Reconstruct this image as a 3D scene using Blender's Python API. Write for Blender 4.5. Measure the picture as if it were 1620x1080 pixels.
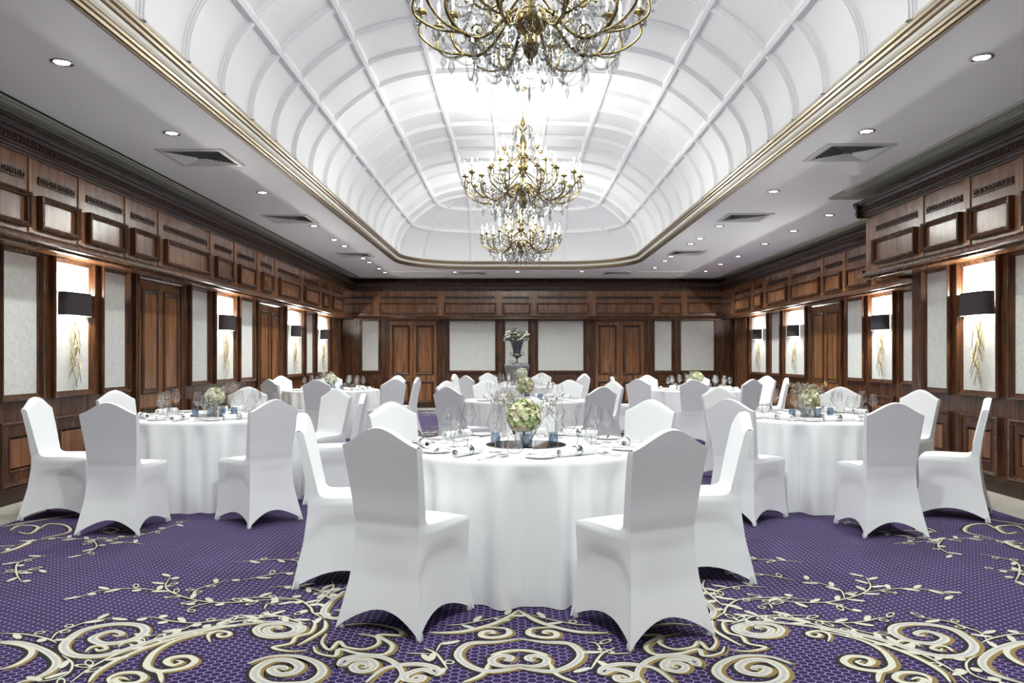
import bpy, bmesh, math, random
from mathutils import Vector, Matrix
PI = math.pi
for o in list(bpy.data.objects): bpy.data.objects.remove(o)
SC = bpy.context.scene; COL = SC.collection
random.seed(7)
# ------------------------------------------------------------------ camera, world, exposure
F = 1240.0; HC = 1.285            # focal length in px of a 1620 frame, camera height
cam = bpy.data.cameras.new('camera'); camo = bpy.data.objects.new('camera', cam); COL.objects.link(camo)
camo.location = (0, 0, HC); camo.rotation_euler = (PI/2, 0, 0)
cam.sensor_width = 36; cam.lens = F/1620*36; cam.shift_x = -4/1620; cam.shift_y = 25.5/1620
cam.clip_start = 0.05; cam.clip_end = 100
SC.camera = camo
W = bpy.data.worlds.new('world'); SC.world = W; W.use_nodes = True
bg = W.node_tree.nodes['Background']; bg.inputs[0].default_value = (0.92, 0.98, 1, 1); bg.inputs[1].default_value = 0.25
SC.view_settings.view_transform = 'Standard'; SC.view_settings.look = 'None'
SC.view_settings.gamma = 1; SC.view_settings.use_curve_mapping = False
SC.view_settings.exposure = 0.25
SC.cycles.diffuse_bounces = 12; SC.cycles.max_bounces = 16; SC.cycles.transparent_max_bounces = 24
P_CHAND = 13; P_DOWN = 115; P_SCONCE = 38; P_SPOT = 105   # watts per lamp
# ------------------------------------------------------------------ materials
def mat(name, col=(.8,.8,.8), rough=.5, metal=0, spec=.5, emit=None, estr=0, **kw):
    m = bpy.data.materials.new(name); m.use_nodes = True
    b = m.node_tree.nodes['Principled BSDF']
    b.inputs['Base Color'].default_value = (*col, 1); b.inputs['Roughness'].default_value = rough
    b.inputs['Metallic'].default_value = metal; b.inputs['Specular IOR Level'].default_value = spec
    if emit: b.inputs['Emission Color'].default_value = (*emit, 1); b.inputs['Emission Strength'].default_value = estr
    for k, v in kw.items(): b.inputs[k.replace('_', ' ')].default_value = v
    return m
def nt(m): return m.node_tree.nodes, m.node_tree.links, m.node_tree.nodes['Principled BSDF']
def noise_col(m, c1, c2, scale=(1,1,1), nscale=5, detail=6, lo=.35, hi=.65, bump=0, bdist=.002, distort=0):
    N, L, b = nt(m)
    tc = N.new('ShaderNodeTexCoord'); mp = N.new('ShaderNodeMapping'); mp.inputs['Scale'].default_value = scale
    nz = N.new('ShaderNodeTexNoise'); nz.inputs['Scale'].default_value = nscale; nz.inputs['Detail'].default_value = detail
    nz.inputs['Distortion'].default_value = distort
    cr = N.new('ShaderNodeValToRGB'); cr.color_ramp.elements[0].position = lo; cr.color_ramp.elements[1].position = hi
    cr.color_ramp.elements[0].color = (*c1, 1); cr.color_ramp.elements[1].color = (*c2, 1)
    L.new(tc.outputs['Object'], mp.inputs[0]); L.new(mp.outputs[0], nz.inputs['Vector'])
    L.new(nz.outputs[0], cr.inputs[0]); L.new(cr.outputs[0], b.inputs['Base Color'])
    if bump:
        bp = N.new('ShaderNodeBump'); bp.inputs['Strength'].default_value = bump; bp.inputs['Distance'].default_value = bdist
        L.new(nz.outputs[0], bp.inputs['Height']); L.new(bp.outputs[0], b.inputs['Normal'])
    return m
M = {}
M['wood'] = noise_col(mat('mahogany', rough=.27, spec=.5), (.030,.011,.005), (.135,.053,.020), (1,1,.10), 22, 8, .3, .72, .05, .002, .3)
M['wood_light'] = noise_col(mat('mahogany_panel', rough=.24, spec=.6), (.115,.045,.017), (.34,.150,.058), (1,1,.09), 16, 8, .28, .75, .04, .002, .5)
M['wood_frieze'] = noise_col(mat('mahogany_frieze', rough=.2, spec=.75), (.095,.038,.016), (.27,.120,.052), (1,1,.16), 14, 8, .28, .75, .05, .002, .5)
M['wood_dark'] = noise_col(mat('mahogany_dark', rough=.33), (.018,.008,.005), (.055,.024,.013), (1,1,.3), 12, 6, .3, .7, .15)
M['carving'] = noise_col(mat('carved_mahogany', rough=.3), (.03,.013,.008), (.12,.055,.03), (1,1,1), 60, 3, .3, .7, .4)
M['paint'] = mat('white_ceiling_paint', (.93,.93,.93), .55)
M['vault'] = mat('white_vault_paint', (.84,.84,.855), .5)
M['cream'] = mat('cream_paint', (.72,.69,.60), .4)
M['gold'] = mat('gilded_moulding', (.36,.29,.20), .3, .85)
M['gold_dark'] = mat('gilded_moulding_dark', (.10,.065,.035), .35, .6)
M['slot'] = mat('slot_dark', (.02,.022,.015), .6)
M['slot_light'] = mat('slot_olive', (.62,.61,.50), .4, .1)
M['brass'] = mat('polished_brass', (.60,.47,.20), .2, 1)
M['brass_dark'] = noise_col(mat('antique_brass', rough=.26, metal=1), (.085,.060,.020), (.36,.27,.10), (1,1,1), 14, 3, .35, .65)
M['chrome'] = mat('polished_steel', (.75,.75,.76), .12, 1)
M['silver'] = mat('silver', (.62,.62,.63), .16, 1)
M['candle'] = mat('candle_tube', (.85,.80,.62), .5)
M['bulb'] = mat('lit_bulb', (1,1,1), .5, emit=(1,.95,.86), estr=60)
M['lens'] = mat('lit_lens', (1,1,1), .5, emit=(1,.98,.95), estr=14)
M['shade'] = noise_col(mat('black_fabric_shade', rough=.8), (.018,.014,.018), (.045,.036,.045), (1,1,1), 120, 3, .3, .7, .3)
M['shade_in'] = mat('shade_lining', (.8,.75,.6), .6)
M['vent'] = mat('vent_white_metal', (.62,.62,.60), .35)
M['porcelain'] = mat('porcelain', (.88,.88,.87), .12)
M['napkin'] = noise_col(mat('napkin_linen', rough=.85), (.80,.80,.80), (.90,.90,.90), (1,1,1), 90, 3, .3, .7, .2)
M['urn'] = mat('dull_silver', (.24,.24,.24), .22, 1)
M['mirror'] = mat('dark_mirror', (.42,.40,.40), .06, 1)
M['leaf'] = noise_col(mat('leaf_green', rough=.5), (.03,.07,.02), (.13,.22,.07), (1,1,1), 30, 2)
M['stem'] = mat('stem_brown', (.16,.15,.09), .7)
M['gyp'] = noise_col(mat('gypsophila', rough=.7), (.16,.13,.10), (.62,.57,.47), (1,1,1), 60, 2)
M['gyp_pink'] = noise_col(mat('pink_gypsophila', rough=.7), (.16,.10,.09), (.62,.47,.45), (1,1,1), 60, 2)
M['pet_green'] = noise_col(mat('hydrangea_green', rough=.6), (.22,.33,.10), (.72,.78,.45), (1,1,1), 22, 3, .35,.65)
M['pet_cream'] = noise_col(mat('hydrangea_cream', rough=.6), (.50,.50,.30), (.88,.82,.66), (1,1,1), 22, 3, .35,.65)
M['pet_pink'] = noise_col(mat('hydrangea_blush', rough=.6), (.55,.38,.33), (.85,.78,.62), (1,1,1), 22, 3, .35,.65)
M['pet_white'] = noise_col(mat('white_petal', rough=.6), (.45,.50,.40), (.85,.86,.80), (1,1,1), 40, 3, .35,.65)
M['pedcloth'] = noise_col(mat('grey_cloth', rough=.8), (.20,.20,.21), (.27,.27,.28), (1,1,1), 60, 3)
M['glide'] = mat('glide_pocket', (.55,.55,.56), .5)
# stretch cloth with a faint weave
for nm, c in (('cover', (.83,.83,.85)), ('cloth', (.86,.86,.875))):
    m = mat('white_stretch_fabric' if nm == 'cover' else 'white_tablecloth', c, .62 if nm == 'cover' else .75, spec=.3)
    N, L, b = nt(m)
    b.inputs['Sheen Weight'].default_value = .15
    tc = N.new('ShaderNodeTexCoord'); nz = N.new('ShaderNodeTexNoise'); nz.inputs['Scale'].default_value = 260
    bp = N.new('ShaderNodeBump'); bp.inputs['Strength'].default_value = .08; bp.inputs['Distance'].default_value = .001
    L.new(tc.outputs['Object'], nz.inputs['Vector']); L.new(nz.outputs[0], bp.inputs['Height']); L.new(bp.outputs[0], b.inputs['Normal'])
    M[nm] = m
def damask():
    m = mat('damask_wallpaper', rough=.55); N, L, b = nt(m)
    tc = N.new('ShaderNodeTexCoord'); vo = N.new('ShaderNodeTexVoronoi'); vo.inputs['Scale'].default_value = 22
    nz = N.new('ShaderNodeTexNoise'); nz.inputs['Scale'].default_value = 26; nz.inputs['Detail'].default_value = 3; nz.inputs['Distortion'].default_value = 2.2
    ad = N.new('ShaderNodeMath'); ad.operation = 'ADD'
    cr = N.new('ShaderNodeValToRGB'); cr.color_ramp.elements[0].position = .52; cr.color_ramp.elements[1].position = .76
    cr.color_ramp.elements[0].color = (.62,.625,.595,1); cr.color_ramp.elements[1].color = (.72,.725,.695,1)
    L.new(tc.outputs['Object'], vo.inputs['Vector']); L.new(tc.outputs['Object'], nz.inputs['Vector'])
    vs_ = N.new('ShaderNodeMath'); vs_.operation = 'MULTIPLY'; vs_.inputs[1].default_value = .35; L.new(vo.outputs['Distance'], vs_.inputs[0]); L.new(vs_.outputs[0], ad.inputs[0]); L.new(nz.outputs[0], ad.inputs[1]); L.new(ad.outputs[0], cr.inputs[0]); L.new(cr.outputs[0], b.inputs['Base Color'])
    return m
M['paper'] = damask()
def glassmat(name, tint, edge, p0=.55, gl0=.10, gl1=.38):
    m = bpy.data.materials.new(name); m.use_nodes = True; N = m.node_tree.nodes; L = m.node_tree.links; N.clear()
    out = N.new('ShaderNodeOutputMaterial'); mx = N.new('ShaderNodeMixShader'); tr = N.new('ShaderNodeBsdfTransparent'); gl = N.new('ShaderNodeBsdfGlossy')
    gl.inputs['Roughness'].default_value = .03; gl.inputs['Color'].default_value = (1,1,1,1)
    lw = N.new('ShaderNodeLayerWeight'); lw.inputs['Blend'].default_value = .5
    cr = N.new('ShaderNodeValToRGB'); cr.color_ramp.elements[0].position = p0; cr.color_ramp.elements[0].color = (*tint,1)
    cr.color_ramp.elements[1].position = .98; cr.color_ramp.elements[1].color = (*edge,1)
    pw = N.new('ShaderNodeMath'); pw.operation = 'POWER'; pw.inputs[1].default_value = 3.5; L.new(lw.outputs['Facing'], pw.inputs[0])
    fr = N.new('ShaderNodeMapRange'); L.new(pw.outputs[0], fr.inputs[0]); fr.inputs[3].default_value = gl0; fr.inputs[4].default_value = gl1
    L.new(lw.outputs['Facing'], cr.inputs[0]); L.new(cr.outputs[0], tr.inputs['Color'])
    L.new(fr.outputs[0], mx.inputs[0]); L.new(tr.outputs[0], mx.inputs[1]); L.new(gl.outputs[0], mx.inputs[2]); L.new(mx.outputs[0], out.inputs[0])
    return m
M['glass'] = glassmat('clear_glass', (.975,.977,.977), (.30,.31,.31), .45)
M['blue'] = glassmat('blue_cut_glass', (.70,.76,.83), (.36,.43,.52))
M['crystal'] = glassmat('cut_crystal', (.90,.91,.91), (.02,.025,.02), .15, .14, .6)
def carpet():
    m = mat('purple_patterned_carpet', rough=.9, spec=.15); N, L, b = nt(m)
    tc = N.new('ShaderNodeTexCoord')
    def vm(op, a, bb=None):
        n = N.new('ShaderNodeVectorMath'); n.operation = op
        for i, v in enumerate((a, bb)):
            if v is None: continue
            if isinstance(v, tuple): n.inputs[i].default_value = v
            else: L.new(v, n.inputs[i])
        return n.outputs['Value'] if op in ('DOT_PRODUCT', 'LENGTH') else n.outputs['Vector']
    def fm(op, a, bb):
        n = N.new('ShaderNodeMath'); n.operation = op
        for i, v in enumerate((a, bb)):
            if isinstance(v, (int, float)): n.inputs[i].default_value = v
            else: L.new(v, n.inputs[i])
        return n.outputs[0]
    S = .040; r = (1.7320508, 1, 1); h = (.8660254, .5, .5)
    p = vm('ADD', vm('MULTIPLY', tc.outputs['Object'], (1/S, 1/S, 0)), (400*1.7320508, 400, 0))
    a = vm('MULTIPLY', vm('SUBTRACT', vm('MODULO', p, r), h), (1,1,0))
    q = vm('MULTIPLY', vm('SUBTRACT', vm('MODULO', vm('ADD', p, h), r), h), (1,1,0))
    la, lb = vm('LENGTH', a), vm('LENGTH', q); c = fm('LESS_THAN', la, lb)
    def hexd(v):
        av = vm('ABSOLUTE', v); sx = N.new('ShaderNodeSeparateXYZ'); L.new(av, sx.inputs[0])
        return fm('MAXIMUM', sx.outputs[1], vm('DOT_PRODUCT', av, (.8660254, .5, 0)))
    ha, hb = hexd(a), hexd(q)
    hd = fm('ADD', fm('MULTIPLY', ha, c), fm('MULTIPLY', hb, fm('SUBTRACT', 1, c)))
    ln = N.new('ShaderNodeMapRange'); L.new(hd, ln.inputs[0]); ln.inputs[1].default_value = .45; ln.inputs[2].default_value = .475
    nz = N.new('ShaderNodeTexNoise'); nz.inputs['Scale'].default_value = 3.5; nz.inputs['Detail'].default_value = 5; L.new(tc.outputs['Object'], nz.inputs['Vector'])
    fb = N.new('ShaderNodeTexNoise'); fb.inputs['Scale'].default_value = 420; L.new(tc.outputs['Object'], fb.inputs['Vector'])
    mx0 = N.new('ShaderNodeMix'); mx0.data_type = 'RGBA'; L.new(nz.outputs[0], mx0.inputs[0])
    mx0.inputs[6].default_value = (.016,.007,.040,1); mx0.inputs[7].default_value = (.042,.020,.092,1)
    mx = N.new('ShaderNodeMix'); mx.data_type = 'RGBA'; L.new(ln.outputs[0], mx.inputs[0]); L.new(mx0.outputs[2], mx.inputs[6]); mx.inputs[7].default_value = (.34,.29,.46,1)
    L.new(mx.outputs[2], b.inputs['Base Color'])
    bp = N.new('ShaderNodeBump'); bp.inputs['Strength'].default_value = .5; bp.inputs['Distance'].default_value = .003; L.new(fb.outputs[0], bp.inputs['Height']); L.new(bp.outputs[0], b.inputs['Normal'])
    return m
M['carpet'] = carpet()
def pile(name, c1, c2): return noise_col(mat(name, rough=.95, spec=.1), c1, c2, (1,1,1), 260, 2, .3, .7, .5, .003)
M['c_cream'] = pile('cream_pile', (.40,.38,.31), (.66,.63,.54)); M['c_gold'] = pile('gold_pile', (.15,.105,.04), (.30,.215,.09))
M['c_grey'] = pile('grey_pile', (.33,.315,.33), (.48,.46,.48)); M['c_dark'] = pile('charcoal_pile', (.012,.010,.012), (.045,.04,.045))
M['tan'] = noise_col(mat('tan_border_carpet', rough=.95, spec=.1), (.30,.28,.24), (.48,.45,.40), (1,1,1), 130, 3, .3, .7, .4)
# ------------------------------------------------------------------ mesh helpers
class MB:
    def __init__(s): s.v = []; s.f = []; s.m = []; s.mats = []
    def mi(s, name):
        if name not in s.mats: s.mats.append(name)
        return s.mats.index(name)
    def add(s, vs, fs, m='wood'):
        k = len(s.v); s.v += [tuple(v) for v in vs]; i = s.mi(m)
        for f in fs: s.f.append(tuple(a+k for a in f)); s.m.append(i)
    def box(s, x0, x1, y0, y1, z0, z1, m='wood', T=None):
        vs = [(x, y, z) for z in (z0, z1) for y in (y0, y1) for x in (x0, x1)]
        if T: vs = [T(*v) for v in vs]
        s.add(vs, [(0,2,3,1),(4,5,7,6),(0,1,5,4),(2,6,7,3),(0,4,6,2),(1,3,7,5)], m)
    def lathe(s, prof, n=24, m='glass', c=(0,0,0), sx=1, sy=1, mats=None):
        vs = []; fs = []
        for r, z in prof:
            for i in range(n):
                a = 2*PI*i/n; vs.append((c[0]+r*sx*math.cos(a), c[1]+r*sy*math.sin(a), c[2]+z))
        for j in range(len(prof)-1):
            ff = [(j*n+i, j*n+(i+1)%n, (j+1)*n+(i+1)%n, (j+1)*n+i) for i in range(n)]
            fs += ff
        s.add(vs, fs, m)
    def disc(s, r, z, n=24, m='glass', c=(0,0,0)):
        s.add([(c[0]+r*math.cos(2*PI*i/n), c[1]+r*math.sin(2*PI*i/n), c[2]+z) for i in range(n)], [tuple(range(n))], m)
    def tube(s, pts, r, n=8, m='brass', caps=True):
        pts = [Vector(p) for p in pts]; rs = r if isinstance(r, (list, tuple)) else [r]*len(pts)
        vs = []; up = Vector((0,0,1)); prev = None
        for i, p in enumerate(pts):
            t = (pts[min(i+1, len(pts)-1)]-pts[max(i-1, 0)]).normalized()
            if prev is None:
                a = up if abs(t.z) < .9 else Vector((1,0,0)); u = t.cross(a).normalized()
            else:
                u = (prev - t*prev.dot(t)).normalized()
            prev = u; w = t.cross(u)
            for k in range(n):
                an = 2*PI*k/n; vs.append(p+(u*math.cos(an)+w*math.sin(an))*rs[i])
        fs = [(j*n+i, j*n+(i+1)%n, (j+1)*n+(i+1)%n, (j+1)*n+i) for j in range(len(pts)-1) for i in range(n)]
        if caps: fs += [tuple(range(n-1, -1, -1)), tuple(range((len(pts)-1)*n, len(pts)*n))]
        s.add(vs, fs, m)
    def octa(s, c, r, m, h=None, n=4):
        h = h or r; x, y, z = c
        vs = [(x, y, z-h), (x, y, z+h)]+[(x+r*math.cos(2*PI*i/n), y+r*math.sin(2*PI*i/n), z) for i in range(n)]
        fs = []
        for i in range(n): a, b = 2+i, 2+(i+1) % n; fs += [(0, b, a), (1, a, b)]
        s.add(vs, fs, m)
    def ball(s, c, r, m, n=8, k=5):
        s.lathe([(max(r*math.sin(PI*j/k), 1e-4), -r*math.cos(PI*j/k)) for j in range(k+1)], n, m, c)
    def sheet(s, rows, m, close=False):
        n = len(rows[0]); vs = [p for r in rows for p in r]; fs = []
        for j in range(len(rows)-1):
            for i in range(n if close else n-1):
                k = (i+1) % n; fs.append((j*n+i, j*n+k, (j+1)*n+k, (j+1)*n+i))
        s.add(vs, fs, m)
    def frame(s, T, s0, s1, z0, z1, prof, m='wood', mats=None):
        # prof: (inset, n) pairs; mitred rectangular ring in the wall plane
        rows = [[T(s0+d, n, z0+d), T(s1-d, n, z0+d), T(s1-d, n, z1-d), T(s0+d, n, z1-d)] for d, n in prof]
        s.sheet(rows, m, True)
    def mesh(s, name, smooth=False, recalc=True):
        me = bpy.data.meshes.new(name); me.from_pydata([tuple(v) for v in s.v], [], s.f)
        for mm in s.mats: me.materials.append(M[mm])
        me.polygons.foreach_set('material_index', s.m)
        if recalc:
            bm = bmesh.new(); bm.from_mesh(me); bmesh.ops.recalc_face_normals(bm, faces=bm.faces); bm.to_mesh(me); bm.free()
        if smooth is True: me.polygons.foreach_set('use_smooth', [True]*len(me.polygons))
        elif smooth:
            me.polygons.foreach_set('use_smooth', [True]*len(me.polygons)); me.set_sharp_from_angle(angle=math.radians(smooth))
        me.update(); return me
    def build(s, name, parent=None, smooth=False, loc=(0,0,0), rz=0, recalc=True):
        o = bpy.data.objects.new(name, s.mesh(name, smooth, recalc)); COL.objects.link(o)
        o.location = loc; o.rotation_euler = (0,0,rz)
        if parent: o.parent = parent
        return o
def tag(o, label=None, cat=None, group=None, kind=None):
    if label: o['label'] = label
    if cat: o['category'] = cat
    if group: o['group'] = group
    if kind: o['kind'] = kind
    return o
def empty(name, loc=(0,0,0), rz=0):
    o = bpy.data.objects.new(name, None); COL.objects.link(o); o.location = loc; o.rotation_euler = (0,0,rz)
    o.empty_display_size = .1; return o
KIDS = {}
def copy_tree(o, loc, rz=0, parent=None):
    c = o.copy(); COL.objects.link(c); c.location = loc; c.rotation_euler = (0,0,rz)
    for ch in o.children_recursive if False else [x for x in ALLKIDS(o)]:
        copy_kid(ch, c)
    return c
def ALLKIDS(o): return list(o.children)
def copy_kid(ch, parent):
    d = ch.copy(); COL.objects.link(d); d.parent = parent
    for g in list(ch.children): copy_kid(g, d)
def lerp(tab, x):
    if x <= tab[0][0]: return tab[0][1]
    for (a, b), (c, d) in zip(tab, tab[1:]):
        if x <= c: return b+(d-b)*(x-a)/(c-a)
    return tab[-1][1]
def light(name, kind, loc, power, parent=None, radius=.03, col=(1,.95,.88), spot=None, blend=.6):
    l = bpy.data.lights.new(name, kind); l.energy = power; l.color = col
    if kind in ('POINT', 'SPOT'): l.shadow_soft_size = radius
    if spot: l.spot_size = spot; l.spot_blend = blend
    o = bpy.data.objects.new(name, l); COL.objects.link(o); o.location = loc
    if parent: o.parent = parent
    return o
# ------------------------------------------------------------------ room dimensions
ZC = HC+2.02                       # flat ceiling
YB = 20.2                          # back wall wood face
XL, XR, XF = -4.47, 4.64, 5.62     # left wall, right wall near, right wall far
YSTEP = 9.15                       # where the right wall steps back
Y0 = -2.2
def TL_(s, n, z): return (XL+n, s, z)
def TR_(s, n, z): return (XR-n, s, z)
def TF_(s, n, z): return (XF-n, s, z)
def TB_(s, n, z): return (s, YB-n, z)
def TE_(s, n, z): return (s, YSTEP+n, z)   # return face of the near right block, facing the back wall
FR = .39                           # frieze projection
# ------------------------------------------------------------------ floor and carpet
b = MB(); b.box(XL-.1, XF+.3, Y0, YB+.2, -.1, -.004, 'tan'); tag(b.build('floor'), kind='structure')
def ground(x, y): k = (y-565.5)/HC; return ((x-814)/k, F/k)
def catmull(p, n=6):
    P = [p[0]]+list(p)+[p[-1]]; out = []
    for i in range(1, len(P)-2):
        a, b_, c, d = P[i-1], P[i], P[i+1], P[i+2]
        for k in range(n):
            t = k/n
            out.append(tuple(.5*((2*b_[j])+(-a[j]+c[j])*t+(2*a[j]-5*b_[j]+4*c[j]-d[j])*t*t+(-a[j]+3*b_[j]-3*c[j]+d[j])*t**3) for j in (0, 1)))
    out.append(tuple(p[-1])); return out
cb = MB()
CX0, CX1, CY0, CY1 = -3.93, 4.04, Y0+.1, 19.1
cb.add([(CX0, CY0, 0), (CX1, CY0, 0), (CX1, CY1, 0), (CX0, CY1, 0)], [(0,1,2,3)], 'carpet')
cb.add([(XF-1.6, YSTEP+.6, -.001), (XF-.35, YSTEP+.6, -.001), (XF-.35, CY1, -.001), (XF-1.6, CY1, -.001)], [(0,1,2,3)], 'carpet')
zi = [0]
def ribbon(pts, w, z, m, dx=0, dy=0, taper=True):
    n = len(pts); L_, R_ = [], []
    for i, p in enumerate(pts):
        a, c = pts[max(i-1, 0)], pts[min(i+1, n-1)]
        tx, ty = c[0]-a[0], c[1]-a[1]; l = math.hypot(tx, ty) or 1; nx, ny = -ty/l, tx/l
        ww = w*(min(1, .35+3*min(i, n-1-i)/n) if taper else 1)/2
        x, y = p[0]+dx, p[1]+dy
        zz = z+zi[0]*.000004; L_.append((min(max(x+nx*ww, CX0), CX1), y+ny*ww, zz)); R_.append((min(max(x-nx*ww, CX0), CX1), y-ny*ww, zz))
    zi[0] = (zi[0]+1) % 150
    cb.sheet([L_, R_], m)
def motif(pts, w, kind):
    if kind == 's':      # big scroll: charcoal edge, gold offset edge, cream, grey core
        ribbon(pts, w+.036, .0008, 'c_dark'); ribbon(pts, w, .0016, 'c_gold', .017 if w > .02 else .009, -.010)
        ribbon(pts, w, .0024, 'c_cream')
        if w > .032: ribbon(pts, w*.38, .0030, 'c_grey')
    elif kind == 'v':
        ribbon(pts, w+.03, .0008, 'c_dark'); ribbon(pts, w, .0024, 'c_cream')
def blob(cx, cy, a, l, w, ring=False):
    n = 12; zi[0] = (zi[0]+1) % 150
    def pts(f, z): z += zi[0]*.000004; return [(min(max(cx+math.cos(a)*l*f*math.cos(2*PI*i/n)-math.sin(a)*w*f*math.sin(2*PI*i/n), CX0), CX1), cy+math.sin(a)*l*f*math.cos(2*PI*i/n)+math.cos(a)*w*f*math.sin(2*PI*i/n), z) for i in range(n)]
    cb.add(pts(1.3, .0012), [tuple(range(n))], 'c_dark')
    if ring: cb.sheet([pts(1, .0026), pts(.62, .0026)], 'c_cream', True)
    else: cb.add(pts(1, .0026), [tuple(range(n))], 'c_cream')
PATHS = []   # (kind, width, pts in px)
A = lambda *p: [(x*.2593, 800+y*.2593) for x, y in p]
B_ = lambda *p: [(400+x*.2593, 800+y*.2593) for x, y in p]
def S(w, p): PATHS.append(('s', w, p))
def V(w, p): PATHS.append(('v', w, p))
S(.042, A((690,790),(720,795),(745,780),(690,765),(610,785),(565,815),(640,842),(800,820),(885,770),(850,730),(700,722),(520,755),(405,830),(395,880),(460,915),(600,918),(740,888),(900,835),(1100,780),(1300,745),(1500,722),(1620,712)))
V(.014, A((430,1080),(560,985),(740,895),(950,825),(1200,765),(1400,715),(1620,680),(1780,672)))
S(.022, A((540,1080),(600,1010),(760,920),(1000,830),(1250,765),(1450,725)))
S(.030, A((1320,765),(1100,815),(960,880),(900,950),(905,990),(980,1010),(1120,990),(1190,950),(1150,920),(1060,925),(1015,950),(1050,975),(1110,955),(1080,945)))
S(.020, A((900,985),(970,1020),(985,1080)))
S(.026, A((780,1062),(740,1050),(700,1062),(730,1085),(830,1080),(880,1050),(840,1020),(740,1022),(665,1055),(680,1100)))
S(.034, A((0,830),(120,835),(260,880),(340,940),(330,990),(250,1040),(100,1085)))
S(.026, A((0,1000),(100,970),(180,920),(190,880),(120,850),(0,838)))
S(.020, A((520,892),(560,862),(620,855),(650,872),(600,885),(585,872)))
S(.020, A((720,860),(770,830),(840,825),(870,845),(820,855),(790,845)))
S(.020, A((1280,830),(1270,790),(1330,765),(1400,775),(1390,795),(1340,800),(1330,783),(1360,780)))
V(.011, A((0,780),(150,785),(280,810),(345,838))); V(.010, A((310,820),(350,775),(430,745),(550,705),(740,680)))
V(.010, A((1780,575),(1620,575),(1450,590),(1300,590),(1170,570),(1050,530),(1010,490),(1040,435)))
V(.009, A((1050,530),(900,510),(780,505),(600,520),(500,555))); V(.009, A((1170,570),(1190,520),(1260,490),(1395,455)))
V(.009, A((1300,590),(1200,610),(1130,640))); V(.010, A((1780,672),(1620,680),(1420,690),(1200,715),(1050,705),(960,685),(870,680)))
V(.010, A((1200,715),(1100,760),(900,800))); V(.010, A((380,915),(440,960),(420,1020),(330,1060),(230,1075)))
V(.010, A((1160,85),(900,170),(600,205),(300,200),(0,270))); V(.009, A((560,205),(590,250),(510,300))); V(.009, A((870,235),(800,225),(600,215)))
V(.010, A((340,295),(200,320),(110,350),(100,410),(130,465))); V(.010, A((0,415),(100,400),(240,390)))
S(.030, A((0,290),(110,255),(180,220),(120,215))); S(.022, A((60,150),(120,120),(230,128),(180,170),(110,160)))
S(.022, A((0,130),(200,95),(420,60),(600,30))); S(.020, A((250,200),(420,160),(400,120),(300,110),(240,140)))
S(.020, A((600,160),(660,135),(720,145),(680,165),(640,155),(900,150)))
S(.042, B_((170,998),(200,1000),(190,985),(140,985),(112,1005),(160,1030),(250,1018),(285,980),(225,945),(120,945),(30,990),(15,1045),(90,1085),(220,1090),(350,1075),(425,1015),(380,955),(260,918),(100,922),(-30,965)))
S(.036, B_((660,990),(690,985),(700,970),(650,962),(610,985),(640,1012),(720,1002),(745,970),(700,940),(600,945),(540,975),(560,935),(680,915),(800,930),(880,975),(910,1030),(870,1085)))
S(.036, B_((970,1055),(1000,1040),(1040,1045),(1010,1070),(930,1060),(940,1030),(1040,1000),(1120,1025),(1110,990),(1020,968),(900,972),(790,1000),(690,1080)))
S(.036, B_((140,752),(170,750),(160,738),(110,742),(80,762),(120,785),(220,778),(265,750),(200,722),(80,725),(20,755),(60,795),(180,800),(290,770),(300,735),(180,708),(0,712)))
S(.018, B_((360,700),(378,725),(350,775),(265,800),(230,840),(120,865),(220,888),(330,882))); S(.018, B_((450,780),(420,835),(468,880),(525,828),(565,862),(680,876),(765,842),(745,800),(640,782)))
S(.022, B_((370,860),(395,900),(500,918),(530,876),(640,902),(800,908),(850,852),(760,790),(900,790),(870,750),(700,720),(560,730)))
S(.018, B_((440,700),(430,760),(270,855))); S(.034, B_((560,520),(470,590),(430,650),(470,685),(540,680),(560,640),(500,640)))
S(.030, B_((1620,640),(1520,700),(1400,742),(1250,772),(1080,776)))
S(.030, B_((1440,782),(1470,778),(1450,765),(1400,775),(1400,800),(1480,805),(1560,785),(1540,750),(1400,742)))
S(.034, B_((1620,812),(1480,832),(1320,842),(1250,905),(1300,968),(1420,1010),(1560,1000),(1640,985)))
S(.036, B_((1530,940),(1560,945),(1570,925),(1520,915),(1460,935),(1470,965),(1540,980),(1640,970)))
S(.020, B_((1280,1080),(1400,1030),(1440,960))); S(.026, B_((1640,880),(1540,890),(1450,915)))
V(.012, B_((-160,575),(0,560),(150,562),(280,575),(350,620),(370,655),(440,692))); V(.012, B_((480,455),(490,500),(430,560),(370,612)))
V(.010, B_((600,490),(520,518),(465,540))); V(.010, B_((100,500),(250,490),(380,510),(440,540))); V(.010, B_((-60,455),(150,415),(340,405)))
V(.010, B_((-120,345),(150,328),(300,345),(360,392))); V(.010, B_((310,350),(330,290),(410,240))); V(.012, B_((-160,672),(150,672),(250,700),(325,722)))
V(.012, B_((1040,870),(1120,905),(1190,1000))); V(.009, B_((1120,890),(1150,842),(1200,832))); V(.010, B_((1180,730),(1300,720),(1540,670)))
V(.010, B_((70,630),(90,600),(140,605))); V(.010, B_((940,900),(1080,905)))
rnd = random.Random(3)
MX = .02
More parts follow.
